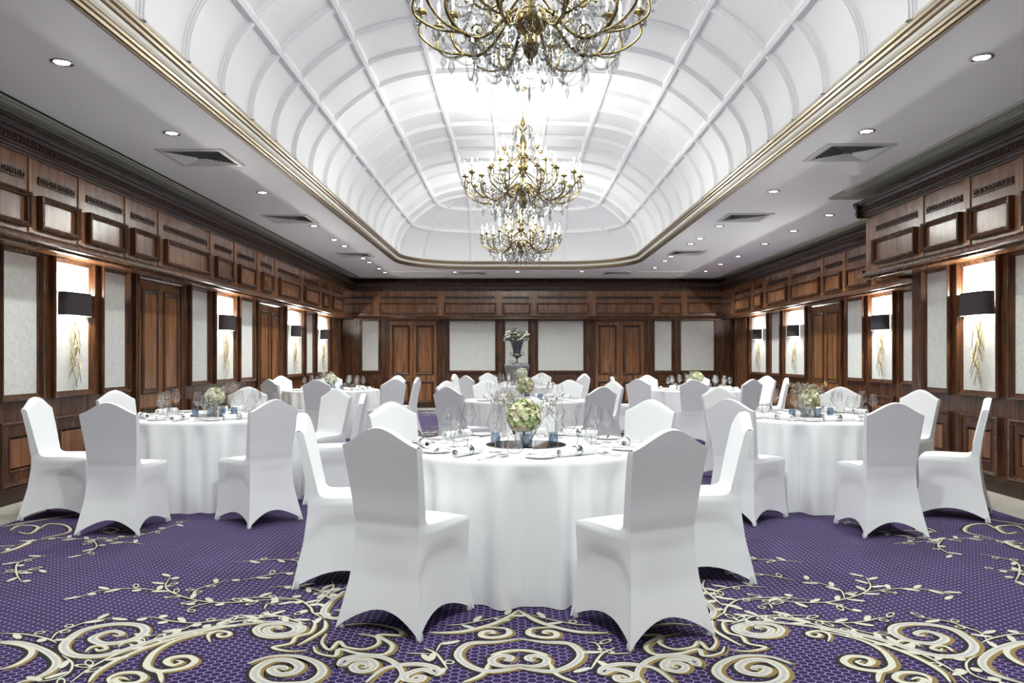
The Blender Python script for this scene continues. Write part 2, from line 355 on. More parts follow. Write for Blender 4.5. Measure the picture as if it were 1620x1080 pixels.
def place(yf):
    for kind, w, pp in PATHS:
        g = [ground(*p) for p in pp]
        for sgn in (1, -1):
            pts = [yf(MX+sgn*(x-MX), y) for x, y in catmull(g, 5)]
            motif(pts, w, kind)
            if kind == 'v':
                acc = 0; side = 1
                for i in range(1, len(pts)):
                    d = math.hypot(pts[i][0]-pts[i-1][0], pts[i][1]-pts[i-1][1]); acc += d
                    if acc > .062:
                        acc = 0; side = -side; an = math.atan2(pts[i][1]-pts[i-1][1], pts[i][0]-pts[i-1][0])+side*rnd.uniform(.6, 1.0)
                        t = rnd.random(); off = .055 if t < .7 else .042
                        cx, cy = pts[i][0]+math.cos(an)*off, pts[i][1]+math.sin(an)*off
                        if t < .45: blob(cx, cy, an, .046, .016)
                        elif t < .65: blob(cx, cy, an, .044, .017, True)
                        elif t < .85: blob(cx, cy, an, .025, .021)
                        else: blob(cx, cy, an, .025, .021, True)
place(lambda x, y: (x, y))
place(lambda x, y: (x, 5.95-y))
place(lambda x, y: (x, 12.9+(y-3.1)*.9))
place(lambda x, y: (x, 18.7-(y-3.1)*.9))
tag(cb.build('patterned_carpet', recalc=False), 'purple patterned carpet with cream and gold scrolls across the room', 'carpet')
# ------------------------------------------------------------------ walls: panelling
def shell(name, T, s0, s1, fr0, fr1, end0=False, end1=False):
    """wall slab with the projecting entablature; returns the structure object"""
    b = MB()
    b.box(s0, s1, -.2, 0, -.1, ZC+.02, 'wood', T)
    b.box(s0, s1, 0, .05, 0, .125, 'wood_dark', T)
    for k, (z, n) in enumerate(((.125,.045),(.137,.035),(.149,.025))): b.box(s0, s1, 0, n, z, z+.010, 'wood', T)
    b.box(fr0, fr1, 0, FR, 2.265, 3.155, 'wood_frieze', T)
    return tag(b.build(name), kind='structure')
def run_profile(b, T, s0, s1, prof, m):
    rows = [[T(s0, n, z) for n, z in prof], [T(s1, n, z) for n, z in prof]]
    b.sheet(rows, m)
    for rw in rows: b.add(rw, [tuple(range(len(rw)))], m)
CORN = [(FR,2.965),(FR+.018,2.965),(FR+.018,2.985),(FR+.03,2.99),(FR+.035,3.01),(FR+.05,3.015),(FR+.05,3.03),(FR+.035,3.035),(FR+.035,3.085),(FR+.06,3.09),(FR+.08,3.115),(FR+.095,3.12),(FR+.11,3.14),(FR+.11,3.16),(FR,3.16)]
LIP = [(FR,2.335),(FR+.012,2.33),(FR+.018,2.318),(FR+.035,2.31),(FR+.038,2.298),(FR+.052,2.292),(FR+.055,2.272),(FR+.04,2.262),(FR-.03,2.262),(FR-.03,2.24),(FR-.06,2.235),(FR-.06,2.27)]
def cornice(T, s0, s1, parent, near=30):
    b = MB(); run_profile(b, T, s0, s1, CORN, 'wood_dark'); s = s0
    while s < s1-.03:
        if s < near:
            b.box(s, s+.036, FR+.03, FR+.058, 3.038, 3.082, 'carving', T); b.box(s+.011, s+.025, FR+.058, FR+.066, 3.045, 3.075, 'carving', T)
        s += .052
    b.build('cornice', parent, recalc=True)
    b = MB(); run_profile(b, T, s0, s1, LIP, 'wood'); b.build('lip_moulding', parent)
def beads(b, T, s0, s1, z0, z1, n, step=.02, r=.007, m='carving'):
    def bd(s, z): x, y, zz = T(s, n, z); b.octa((x, y, zz), r, m)
    k = int((s1-s0)/step)
    for i in range(k+1): bd(s0+(s1-s0)*i/k, z0); bd(s0+(s1-s0)*i/k, z1)
    k = int((z1-z0)/step)
    for i in range(1, k): bd(s0, z0+(z1-z0)*i/k); bd(s1, z0+(z1-z0)*i/k)
PF = [(-.062,0),(-.062,.03),(-.056,.046),(-.044,.05),(-.040,.040),(-.030,.040),(-.026,.030),(-.016,.030),(-.012,.02),(0,.018),(0,.004)]
def upper_panel(T, s0, s1, parent, bead, z0=.955, z1=2.222, wood=False):
    b = MB(); b.frame(T, s0, s1, z0, z1, PF, 'wood')
    if bead: beads(b, T, s0-.052, s1+.052, z0-.052, z1+.038, .050, bead)
    b.build('panel_frame', parent)
    b = MB(); b.box(s0, s1, 0, .006, z0, z1, 'wood_light' if wood else 'paper', T); b.build('wood_panel' if wood else 'wallpaper_panel', parent)
def dado_panel(T, s0, s1, parent, bead, z0=.20, z1=.66):
    b = MB(); b.frame(T, s0, s1, z0, z1+.0, [(-.055,0),(-.055,.03),(-.05,.042),(-.03,.045),(-.02,.03),(0,.03),(0,.02)], 'wood')
    b.frame(T, s0, s1, z0, z1, [(0,.02),(.06,.02),(.065,.028),(.075,.028),(.085,.012),(.10,.012)], 'wood')
    b.box(s0+.09, s1-.09, 0, .012, z0+.09, z1-.09, 'wood_light', T)
    if bead: beads(b, T, s0-.045, s1+.045, z0-.045, z1+.045, .044, bead)
    b.build('dado_panel', parent)
def frieze_box(T, s0, s1, parent, bead, z0=2.375, z1=2.665, dep=.055):
    n = FR; b = MB()
    b.frame(T, s0, s1, z0, z1, [(0,n),(0,n+dep),(.022,n+dep+.004),(.03,n+dep-.012),(.04,n+dep-.014),(.044,n+.012)], 'wood')
    b.box(s0+.04, s1-.04, n, n+.012, z0+.04, z1-.04, 'wood_frieze', T)
    if bead: beads(b, T, s0+.011, s1-.011, z0+.011, z1-.011, n+dep+.004, bead, .006)
    b.build('frieze_panel', parent)
    b = MB(); e0, e1 = s0+.02, s1-.02; za, zb = 2.765, 2.832
    b.box(e0, e1, n, n+.006, za, zb, 'wood_dark', T); b.box(e0, e1, n, n+.014, zb-.006, zb, 'carving', T); b.box(e0, e1, n, n+.014, za, za+.006, 'carving', T)
    k = max(3, int((e1-e0)/.062)); w = (e1-e0)/k
    for i in range(k):
        c = e0+w*(i+.5); x0, y0, z0_ = T(c, n+.008, (za+zb)/2)
        b.octa((x0, y0, z0_), .016, 'carving', .022, 6); b.box(e0+w*i-.003, e0+w*i+.003, n, n+.014, za, zb, 'carving', T)
    b.build('carved_band', parent)
def pilaster(T, s0, s1, parent, z0, z1, n0, n1, m='wood_light'):
    b = MB(); b.box(s0, s1, n0, n1, z0, z1, m, T); b.build('pilaster', parent)
door_n = [0]
knob_mb = None
def door_pair(T, s0, s1, handle='knob'):
    door_n[0] += 1; root = tag(empty('door_%d' % door_n[0]), kind='structure'); mid = (s0+s1)/2
    x, y, z = T(mid, 0, 0); root.location = (x, y, z)
    def T2(s, n, zz): a = T(s, n, zz); return (a[0]-x, a[1]-y, a[2]-z)
    b = MB(); b.frame(T2, s0, s1, -.05, 2.225, [(-.11,0),(-.11,.045),(-.09,.05),(-.08,.035),(-.05,.035),(-.045,.045),(-.02,.045),(0,.03),(0,.012)], 'wood'); b.build('door_frame', root)
    for j, (a, c) in enumerate(((s0+.004, mid-.004), (mid+.004, s1-.004))):
        b = MB(); b.box(a, c, .002, .014, .01, 2.215, 'wood_light', T2); b.box(mid-.004, mid+.004, .001, .004, .01, 2.215, 'wood_dark', T2)
        for z0, z1 in ((.14, .66), (.86, 2.10)):
            b.frame(T2, a+.09, c-.09, z0, z1, [(-.02,.014),(-.018,.030),(0,.036),(.012,.022),(.03,.014)], 'wood')
            b.frame(T2, a+.09, c-.09, z0, z1, [(.012,.023),(.018,.015),(.05,.015)], 'wood_dark')  # darker ring paints shade into the recess so the moulding reads deeper
            b.box(a+.135, c-.135, .014, .024, z0+.045, z1-.045, 'wood_light', T2)
        leaf = b.build('door_leaf', root)
        sk = mid-.045 if j == 0 else mid+.045
        k = MB(); zk = .77
        if handle == 'knob':
            p = T2(sk, .014, zk); q = T2(sk, .05, zk); k.tube([p, q], .008, 8, 'brass'); k.ball(T2(sk, .065, zk), .026, 'brass', 12, 8)
            k.tube([p, T2(sk, .02, zk)], .022, 12, 'brass')
        else:
            k.box(sk-.02, sk+.02, .014, .022, zk-.09, zk+.09, 'brass', T2); k.tube([T2(sk, .02, zk), T2(sk, .06, zk)], .008, 8, 'brass')
            sg = -1 if j == 0 else 1; k.tube([T2(sk, .06, zk), T2(sk+sg*.06, .062, zk+.004), T2(sk+sg*.11, .06, zk-.006)], .008, 8, 'brass')
        k.build('door_handle', leaf, True)
    return root
def side_wall(T, wall, bays, boxes, strips, beadlim, dmin=0):
    for s0, s1, k in bays:
        bead = 0 if s0 > beadlim else .02
        if k == 'door': door_pair(T, s0, s1, 'lever' if T is TF_ else 'knob')
        elif k == 'wood': upper_panel(T, s0, s1, wall, bead, .20, 2.222, True)
        else: upper_panel(T, s0, s1, wall, bead); dado_panel(T, s0, s1, wall, bead)
    for s0, s1 in boxes: frieze_box(T, s0, s1, wall, .018 if s0 < beadlim else 0)
    for s0, s1 in strips: pilaster(T, s0, s1, wall, 2.34, 2.965, FR, FR+.010)
# left wall
wl = shell('wall_left', TL_, Y0, YB, Y0, YB)
cornice(TL_, Y0, YB-FR, wl, 15)
LB = [(-1.6,-1.1,'p'),(-.7,-.1,'p'),(.3,.8,'p'),(1.3,2.5,'door'),(3.0,3.6,'p'),(3.9,4.5,'p'),(4.8,5.4,'p'),(5.75,6.5,'p'),(6.83,7.32,'p'),(7.61,8.21,'sc'),(8.50,8.98,'p'),(9.28,10.44,'door'),(10.80,11.38,'p'),(11.69,12.44,'sc'),(12.74,13.34,'p'),(13.64,14.86,'door'),(15.31,16.43,'sc'),(16.74,17.31,'p'),(17.65,18.73,'sc'),(19.15,19.85,'wood')]
LX = [(-1.7,-1.0),(-.8,0),(.2,.9),(1.2,2.6),(2.9,3.7),(3.8,4.6),(4.75,5.5),(5.65,6.55),(6.69,7.29),(7.45,8.17),(8.32,8.91),(9.11,10.41),(10.65,11.32),(11.55,12.31),(12.60,13.19),(13.53,14.84),(15.17,16.31),(16.6,17.2),(17.5,18.6)]
gapm = lambda bx: [((a[1]+b_[0])/2-min(.05,(b_[0]-a[1])*.36), (a[1]+b_[0])/2+min(.05,(b_[0]-a[1])*.36)) for a, b_ in zip(bx, bx[1:])]
side_wall(TL_, wl, LB, LX, gapm(LX), 13)
# right wall, near block
wr = shell('wall_right', TR_, Y0, YSTEP, Y0, YSTEP+.33)
cornice(TR_, Y0, YSTEP+.33+.11, wr, 15)
RB = [(-1.5,-.9,'p'),(-.5,.1,'p'),(.5,1.1,'p'),(1.6,2.2,'p'),(2.6,3.2,'p'),(3.6,4.2,'p'),(4.5,5.2,'p'),(5.5,6.3,'p'),(6.65,7.25,'p'),(7.53,8.09,'sc'),(8.37,8.80,'p')]
RX = [(-1.5,-.8),(-.6,.2),(.4,1.2),(1.5,2.3),(2.5,3.3),(3.5,4.3),(4.5,5.3),(5.5,6.5),(6.66,7.28),(7.42,8.11),(8.25,9.23)]
side_wall(TR_, wr, RB, RX, gapm(RX), 13)
# right wall, far section and the return
wf = shell('wall_right', TF_, YSTEP-.2, YB, YSTEP+.2, YB)
cornice(TF_, YSTEP+.2, YB-FR, wf, 12)
FB = [(9.7,10.3,'p'),(10.7,11.31,'p'),(11.61,12.31,'sc'),(12.62,13.20,'p'),(13.49,14.76,'door'),(15.12,16.23,'sc'),(16.56,17.10,'p'),(17.42,18.55,'sc'),(18.95,19.75,'wood')]
FX = [(9.8,10.4),(10.6,11.3),(11.5,12.3),(12.5,13.2),(13.4,14.8),(15.0,16.2),(16.5,17.1),(17.35,18.6)]
side_wall(TF_, wf, FB, FX, gapm(FX), 9)
b = MB(); b.box(XR+.02, XF+.2, YSTEP-.2, YSTEP-.004, -.1, ZC, 'wood'); b.box(XR+.02, XF-FR, YSTEP-.01, YSTEP+.33, 2.265, 3.155, 'wood_frieze')
def TE2(s, n, z): return (s, YSTEP+.33-FR+n, z)
wE = tag(b.build('wall_return'), kind='structure'); 
b = MB(); run_profile(b, TE2, XR-FR-.11, XF-FR-.02, CORN, 'wood_dark'); b.build('cornice', wE)
b = MB(); run_profile(b, TE2, XR-FR-.05, XF-FR-.02, LIP, 'wood'); b.build('lip_moulding', wE)
# back wall
wb = shell('wall_back', TB_, XL-.2, XF+.2, XL, XF)
cornice(TB_, XL+FR, XF-FR, wb, 99)
for s0, s1 in ((-3.92,-3.51),(-1.67,-.50),(-.24,.35),(.61,1.77),(3.61,4.04),(4.29,5.13)):
    upper_panel(TB_, s0, s1, wb, 0); dado_panel(TB_, s0, s1, wb, 0)
door_pair(TB_, -3.23, -2.0); door_pair(TB_, 2.08, 3.34)
BX = [((a-814)/62.6, (c-814)/62.6) for a, c in ((556,590.5),(600.7,693),(702.5,784.8),(794.6,839.4),(849.2,931.5),(941,1034),(1042.7,1078),(1087,1149))]
for s0, s1 in BX: frieze_box(TB_, s0, s1, wb, 0, dep=.04)
for s0, s1 in gapm(BX): pilaster(TB_, s0-.03, s1+.03, wb, 2.34, 2.965, FR, FR+.010)
for s0, s1 in ((-4.2,-4.06),(-3.42,-3.34),(-1.86,-1.78),(-.43,-.31),(.43,.54),(1.84,1.93),(3.44,3.54),(4.11,4.22),(5.25,5.4)):
    pilaster(TB_, s0, s1, wb, .16, 2.26, 0, .03, 'wood')
# ------------------------------------------------------------------ ceiling with the vaulted trough
CXM = .075; YE = 16.25; UC = 1.041
PROF = [(2.495,2.17),(2.49,2.30),(2.45,2.46),(2.37,2.62),(2.232,2.796),(2.06,2.96),(1.88,3.10),(1.705,3.21),(1.48,3.30),(1.25,3.355),(1.041,3.385)]
PROF = [(u, HC+h) for u, h in PROF]
def smoothp(p, n=3): return catmull(p, n)
PS = smoothp(PROF, 3); ZT = PROF[-1][1]; ZCR = HC+3.41
def plan(u, nc=10):
    """plan points of the ring at half-width u: left side, rounded far corners, right side"""
    r = u-UC; out = [(CXM-u, Y0), (CXM-u, YE)]
    out += [(CXM-UC-r*math.cos(a), YE+r*math.sin(a)) for a in [PI/2*i/nc for i in range(1, nc+1)]]
    out += [(CXM+UC+r*math.sin(a), YE+r*math.cos(a)) for a in [PI/2*i/nc for i in range(0, nc)]]
    out += [(CXM+u, YE), (CXM+u, Y0)]
    return out
b = MB()
U0 = 2.565; ring = plan(U0)
# flat ceiling around the opening: connect ring to outer rectangle
outer = []
x0, x1, y1 = XL-.1, XF+.1, YB+.1
for (x, y) in ring:
    if y <= YE+1e-6: outer.append((x0 if x < CXM else x1, y))
    else:
        t = (x-(CXM-U0))/(2*U0); outer.append((x0+(x1-x0)*t, y1))
k = len(ring); vs = [(x, y, ZC) for x, y in ring]+[(x, y, ZC) for x, y in outer]
fs = [(i, i+1, k+i+1, k+i) for i in range(k-1)]
# fill the two outer corners
vs += [(x0, y1, ZC), (x1, y1, ZC)]
fs += [(k+1, k+2, len(vs)-2), (k+k-3, k+k-2, len(vs)-1)]
b.add(vs, fs, 'paint')
ceil = tag(b.build('ceiling', recalc=False), kind='structure')
# gilded moulding round the opening
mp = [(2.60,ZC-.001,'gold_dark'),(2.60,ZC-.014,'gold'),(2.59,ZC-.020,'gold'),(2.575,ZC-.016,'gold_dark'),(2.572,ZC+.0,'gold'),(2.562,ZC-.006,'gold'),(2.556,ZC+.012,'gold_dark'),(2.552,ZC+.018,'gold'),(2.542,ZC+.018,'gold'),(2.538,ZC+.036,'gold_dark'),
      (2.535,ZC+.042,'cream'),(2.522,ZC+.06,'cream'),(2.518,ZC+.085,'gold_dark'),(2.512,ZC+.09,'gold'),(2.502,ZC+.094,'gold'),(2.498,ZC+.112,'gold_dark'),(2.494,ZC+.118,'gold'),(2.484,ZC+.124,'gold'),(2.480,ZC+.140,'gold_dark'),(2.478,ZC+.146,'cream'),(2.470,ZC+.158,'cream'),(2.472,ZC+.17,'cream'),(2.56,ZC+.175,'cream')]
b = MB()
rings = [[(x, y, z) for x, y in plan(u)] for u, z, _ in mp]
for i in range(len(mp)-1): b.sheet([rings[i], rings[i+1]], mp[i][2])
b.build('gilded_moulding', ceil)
# vault skin
b = MB()
rings = [[(x, y, z) for x, y in plan(u)] for u, z in PS]
b.sheet(rings, 'vault')
zc = PS[-1][1]
cr = [(CXM-UC, ZT), (CXM-.7, ZT+.016), (CXM-.36, ZT+.024), (CXM, ZT+.026), (CXM+.36, ZT+.024), (CXM+.7, ZT+.016), (CXM+UC, ZT)]
b.sheet([[(x, Y0, z) for x, z in cr], [(x, YE, z) for x, z in cr]], 'vault')
b.add([(x, YE, z) for x, z in cr], [tuple(range(len(cr)))], 'vault')
b.add([(CXM-2.5, Y0, ZC+.1)]+[(CXM-u, Y0, z) for u, z in PS]+[(x, Y0, z) for x, z in cr[1:-1]]+[(CXM+u, Y0, z) for u, z in reversed(PS)]+[(CXM+2.5, Y0, ZC+.1)], [tuple(range(2*len(PS)+7))], 'vault')
vault = b.build('vault_panel', ceil, 50)
# ribs
def nrm(p, i):
    a, c = p[max(i-1,0)], p[min(i+1, len(p)-1)]; tx, tz = c[0]-a[0], c[1]-a[1]; l = math.hypot(tx, tz); return (tz/l, -tx/l)  # inward: toward smaller u / lower z
def inward(p, i):
    n = nrm(p, i)
    return n if (n[0] <= 0 or n[1] < 0) and n[1] <= 0 else (-n[0], -n[1])
def rib_mesh(b, curve, wdir, w=.034, d=.045):
    """curve: list of (point, inward normal); wdir: width direction"""
    wd = Vector(wdir) if not callable(wdir) else None
    rows = []
    for i, (p, n) in enumerate(curve):
        p = Vector(p); n = Vector(n); ww = wd if wd else wdir(i)
        prof = [(-w-.018, 0), (-w-.014, .012), (-w, .014), (-w, d*.62), (-w*.72, d*.7), (-w*.62, d), (w*.62, d), (w*.72, d*.7), (w, d*.62), (w, .014), (w+.014, .012), (w+.018, 0)]
        rows.append([tuple(p+ww*a+n*c) for a, c in prof])
    b.sheet(rows, 'vault')
def half(sign, y):
    out = []
    for i, (u, z) in enumerate(PS):
        n = inward(PS, i); out.append(((CXM+sign*u, y, z), (sign*n[0], 0, n[1])))
    return out
full_n = (0, 0, -1)
kk = 0; y = YE
while y > Y0+.2:
    b = MB(); crv = half(-1, y)+[((x, y, z), full_n) for x, z in cr[1:-1]]+list(reversed(half(1, y)))
    rib_mesh(b, crv, (0, 1, 0)); b.build('vault_rib', ceil, 50); y -= .70
# ribs down the far end
for sg in (-1, 1):
    for ang in (45, 90):
        a = math.radians(ang); dx, dy = sg*math.cos(a), math.sin(a)
        crv = []
        for i, (u, z) in enumerate(PS):
            n = inward(PS, i); crv.append(((CXM+sg*UC+dx*(u-UC), YE+dy*(u-UC), z), (dx*n[0], dy*n[0], n[1])))
        b = MB(); rib_mesh(b, crv, (-dy, dx, 0)); b.build('vault_rib', ceil, 50)
# longitudinal ribs
def ring_rib(u, z, n2, w=.03, d=.055):
    b = MB(); pts = plan(u, 12); curve = []
    cen = []
    for i, (x, y) in enumerate(pts):
        if y <= YE+1e-6: o = (-1, 0) if x < CXM else (1, 0)
        elif abs(x-CXM) < UC: o = (0, 1)
        else:
            cx = CXM-UC if x < CXM else CXM+UC; l = math.hypot(x-cx, y-YE) or 1; o = ((x-cx)/l, (y-YE)/l)
        n = Vector((o[0]*n2[0], o[1]*n2[0], n2[1])); t = Vector((-o[1], o[0], 0)); curve.append(((x, y, z), n, n.cross(t)))
    rib_mesh(b, [(c[0], c[1]) for c in curve], lambda i: curve[i][2], w, d); b.build('vault_rib', ceil, 50)
for u, z in ((2.232, HC+2.796), (1.705, HC+3.21)):
    i = min(range(len(PS)), key=lambda j: abs(PS[j][0]-u)); ring_rib(PS[i][0], PS[i][1], inward(PS, i))
for x, z in ((CXM-UC, ZT), (CXM+UC, ZT), (CXM-.36, ZT+.024), (CXM+.36, ZT+.024)):
    b = MB(); rib_mesh(b, [((x, Y0, z), (0,0,-1)), ((x, YE, z), (0,0,-1))], (1,0,0), .03, .05); b.build('vault_rib', ceil, 50)
# slot grille bands in the ceiling above the cornices
def band(name, x0, x1, y0, y1, along='y', n=9):
    b = MB(); b.box(x0, x1, y0, y1, ZC-.004, ZC-.001, 'slot')
    for i in range(n):
        if along == 'y':
            w = (x1-x0)/n; b.box(x0+w*i, x0+w*i+w*.34, y0, y1, ZC-.016 if i % 3 else ZC-.022, ZC-.004, 'slot_light')
        else:
            w = (y1-y0)/n; b.box(x0, x1, y0+w*i, y0+w*i+w*.34, ZC-.016 if i % 3 else ZC-.022, ZC-.004, 'slot_light')
    tag(b.build(name), kind='structure')
band('trim_1', -4.40, -3.89, Y0, 19.6, 'y', 11); band('trim_2', 3.98, 4.60, Y0, 9.44, 'y', 13); band('trim_3', 3.98, 5.0, 9.45, 9.95, 'x', 10)
band('trim_4', 5.03, 5.58, 9.45, 19.6, 'y', 11); band('trim_5', -3.89, 5.03, 19.68, 19.83, 'x', 3)
# access hatches
for i, (a, c) in enumerate(((-3.0,-1.65),(2.95,4.3))):
    b = MB(); b.frame(lambda s, n, z: (s, z, ZC-n), a, c, 18.35, 19.2, [(0,0),(0,.012),(.03,.012),(.035,.004),(.05,.004)], 'paint'); b.box(a+.04, c-.04, 18.39, 19.16, ZC-.005, ZC-.001, 'paint')
    tag(b.build('trim_%d' % (6+i)), kind='structure')
# ------------------------------------------------------------------ ceiling vents
def make_vent():
    r = empty('ceiling_vent'); b = MB(); T = lambda s, n, z: (s, z, -n); h = .33
    b.frame(T, -h, h, -h, h, [(0,0),(0,.008),(.02,.014),(.06,.012),(.062,0)], 'vent'); b.build('vent_frame', r)
    b = MB(); b.box(-.29, .29, -.29, .29, -.002, -.0005, 'slot'); 
    for i in range(7):
        q = .27-i*.033; b.frame(T, -q, q, -q, q, [(0,.018),(.012,.012),(.024,.002),(.022,.001),(.01,.009),(0,.018)], 'vent')
    b.build('louvre_blades', r); return r
vents = [(-3.16,7.91,'left side, the nearest'),(-3.26,11.4,'left side, the second from the front'),(-3.13,15.4,'left side, the farthest'),(3.29,7.72,'right side, the nearest'),(3.32,11.3,'right side, the second from the front'),(3.32,15.1,'right side, the farthest'),(-1.0,18.75,'ceiling beside the back wall, left of the chandeliers'),(2.45,18.75,'ceiling beside the back wall, right of the chandeliers')]
v0 = make_vent()
for i, (x, y, w) in enumerate(vents):
    v = v0 if i == 0 else copy_tree(v0, (0,0,0)); v.location = (x, y, ZC)
    tag(v, 'square louvred ceiling vent, '+w, 'vent', 'ceiling air vents')
# ------------------------------------------------------------------ downlights
def make_down():
    r = empty('downlight'); b = MB(); b.lathe([(.075,0),(.078,-.006),(.066,-.012),(.056,-.008),(.05,-.001)], 28, 'chrome'); b.build('trim_ring', r, True)
    b = MB(); b.disc(.05, -.004, 24, 'lens'); b.build('lens', r); return r
DL = [(98,98),(272,210),(415,304),(497,357),(528.5,378.8),(545,389),(574.5,408),(584.5,414.5),(600,424.6),(609,430.5),(719.6,430),(818.6,429.7),(920.5,429),
      (1552.8,90.4),(1370.7,207),(1223.6,302.3),(1311.6,339.8),(1138,357.3),(1255.4,365),(1107.5,376.9),(1092.8,385.4),(1209.7,385.4),(1061.8,405.4),(1167.8,405),(1052,412.3),(1036,423),(1140,417.6),(1116.4,428.6)]
d0 = make_down(); pos = []
for x, y in DL:
    k = (565.5-y)/2.02; pos.append(((x-814)/k, min(F/k, 19.35)))
ordn = ['nearest','second','third','fourth','fifth','sixth','seventh','eighth','ninth','tenth']
inner_r = [i for i, p in enumerate(pos) if p[0] > 0 and p[0] < 3.75 and i >= 13]; outer_r = [i for i in range(13, len(pos)) if i not in inner_r]
for i, (x, y) in enumerate(pos):
    d = d0 if i == 0 else copy_tree(d0, (0,0,0)); d.location = (x, y, ZC)
    if i < 10: w = '%s from the front in the left row' % ordn[i]
    elif i < 13: w = ('left','middle','right')[i-10]+' one of the three before the back wall'
    elif i in inner_r: w = '%s from the front in the right row beside the vault' % ordn[inner_r.index(i)]
    else: w = '%s from the front in the short right row by the recessed wall' % ordn[outer_r.index(i)]
    tag(d, 'small lit downlight, '+w, 'downlight', 'recessed ceiling downlights')
for i, (x, y) in enumerate(pos + [(-3.1,3.2),(-3.1,1.6),(-3.1,0.),(3.1,3.2),(3.1,1.6),(3.1,0.)]):  # last six are added lamps out of view, without fittings, for top light
    light('downlight_and_added_lamp', 'SPOT', (x, y, ZC-.02), P_DOWN*(.5 if y < 3 else 1), None, .05, (.94,1,.95), math.radians(120), .7)['kind'] = 'structure'
# ------------------------------------------------------------------ wall sconces
def make_sconce(seed=1):
    """local: +y out of the wall"""
    r = empty('wall_sconce'); rd = random.Random(seed)
    b = MB(); n = 20; hw = .25; z0, z1 = 1.705, 1.935
    def pl(t, f=1, zz=0):  # shade plan: shallow bow
        a = PI*t; c = -math.cos(a); return (hw*f*(abs(c)**.75)*(1 if c > 0 else -1), .004+.115*f*max(0, math.sin(a))**.55, zz)
    b.sheet([[pl(i/n, .97, z1) for i in range(n+1)], [pl(i/n, 1, z0) for i in range(n+1)]], 'shade')
    b.sheet([[pl(i/n, .955, z1) for i in range(n+1)], [pl(i/n, .985, z0) for i in range(n+1)]], 'shade_in')
    for z, f in ((z1, .965), (z0, .99)): b.sheet([[pl(i/n, f*1.01, z+.002) for i in range(n+1)], [pl(i/n, f*.985, z+.002) for i in range(n+1)]], 'shade')
    b.build('lamp_shade', r, 40, recalc=False)
    b = MB()
    tw = []
    for k in range(17):
        zc = 1.60-.031*k; xc = rd.uniform(-.06, .06); an = (-1 if k % 2 else 1)*rd.uniform(.20, .55); hl = rd.uniform(.10, .15); yy = .022+.010*(k % 4)
        if zc-hl < .965: zc = .97+hl
        if k < 2: zc, an = 1.62, (.18 if k else -.25)
        dx, dz = math.sin(an)*hl, math.cos(an)*hl; bow = rd.uniform(-.008, .008)
        b.tube([(xc-dx, yy, zc-dz), (xc+bow, yy+.004, zc), (xc+dx, yy, zc+dz)], [.003, .0045, .003], 6, 'brass')
    b.build('twig_sculpture', r, True)
    b = MB(); b.box(-.04, .04, 0, .012, 1.74, 1.88, 'brass'); b.tube([(0,.01,1.80),(0,.055,1.80)], .008, 8, 'brass'); b.tube([(0,.055,1.79),(0,.055,1.825)], .013, 10, 'candle')
    b.build('lamp_holder', r)
    b = MB(); b.ball((0, .055, 1.845), .016, 'bulb', 10, 6); b.build('lit_bulb', r, True)
    return r
sc0 = make_sconce()
SCN = [(XL+.006, 7.90, -PI/2, 'on the left wall, the nearest'),(XL+.006, 12.05, -PI/2, 'on the left wall, the second from the front'),(XL+.006, 15.85, -PI/2, 'on the left wall, the third from the front'),(XL+.006, 18.2, -PI/2, 'on the left wall, the farthest'),
       (XR-.006, 7.80, PI/2, 'on the right wall, the nearest, on the projecting block'),(XF-.006, 11.96, PI/2, 'on the recessed right wall, the first past the projecting block'),(XF-.006, 15.68, PI/2, 'on the recessed right wall, just beyond the double doors'),(XF-.006, 18.0, PI/2, 'on the recessed right wall, nearest the back corner')]
for i, (x, y, rz, w) in enumerate(SCN):
    s = sc0 if i == 0 else copy_tree(sc0, (0,0,0)); s.location = (x, y, 0); s.rotation_euler = (0, 0, rz)
    tag(s, 'black shaded wall lamp '+w, 'wall lamp', 'black shaded wall lamps')
    sg = 1 if x < 0 else -1
    light('sconce_lamp', 'POINT', (x+sg*.088, y, 1.925), P_SCONCE, None, .02, (1,.97,.91))['kind'] = 'structure'
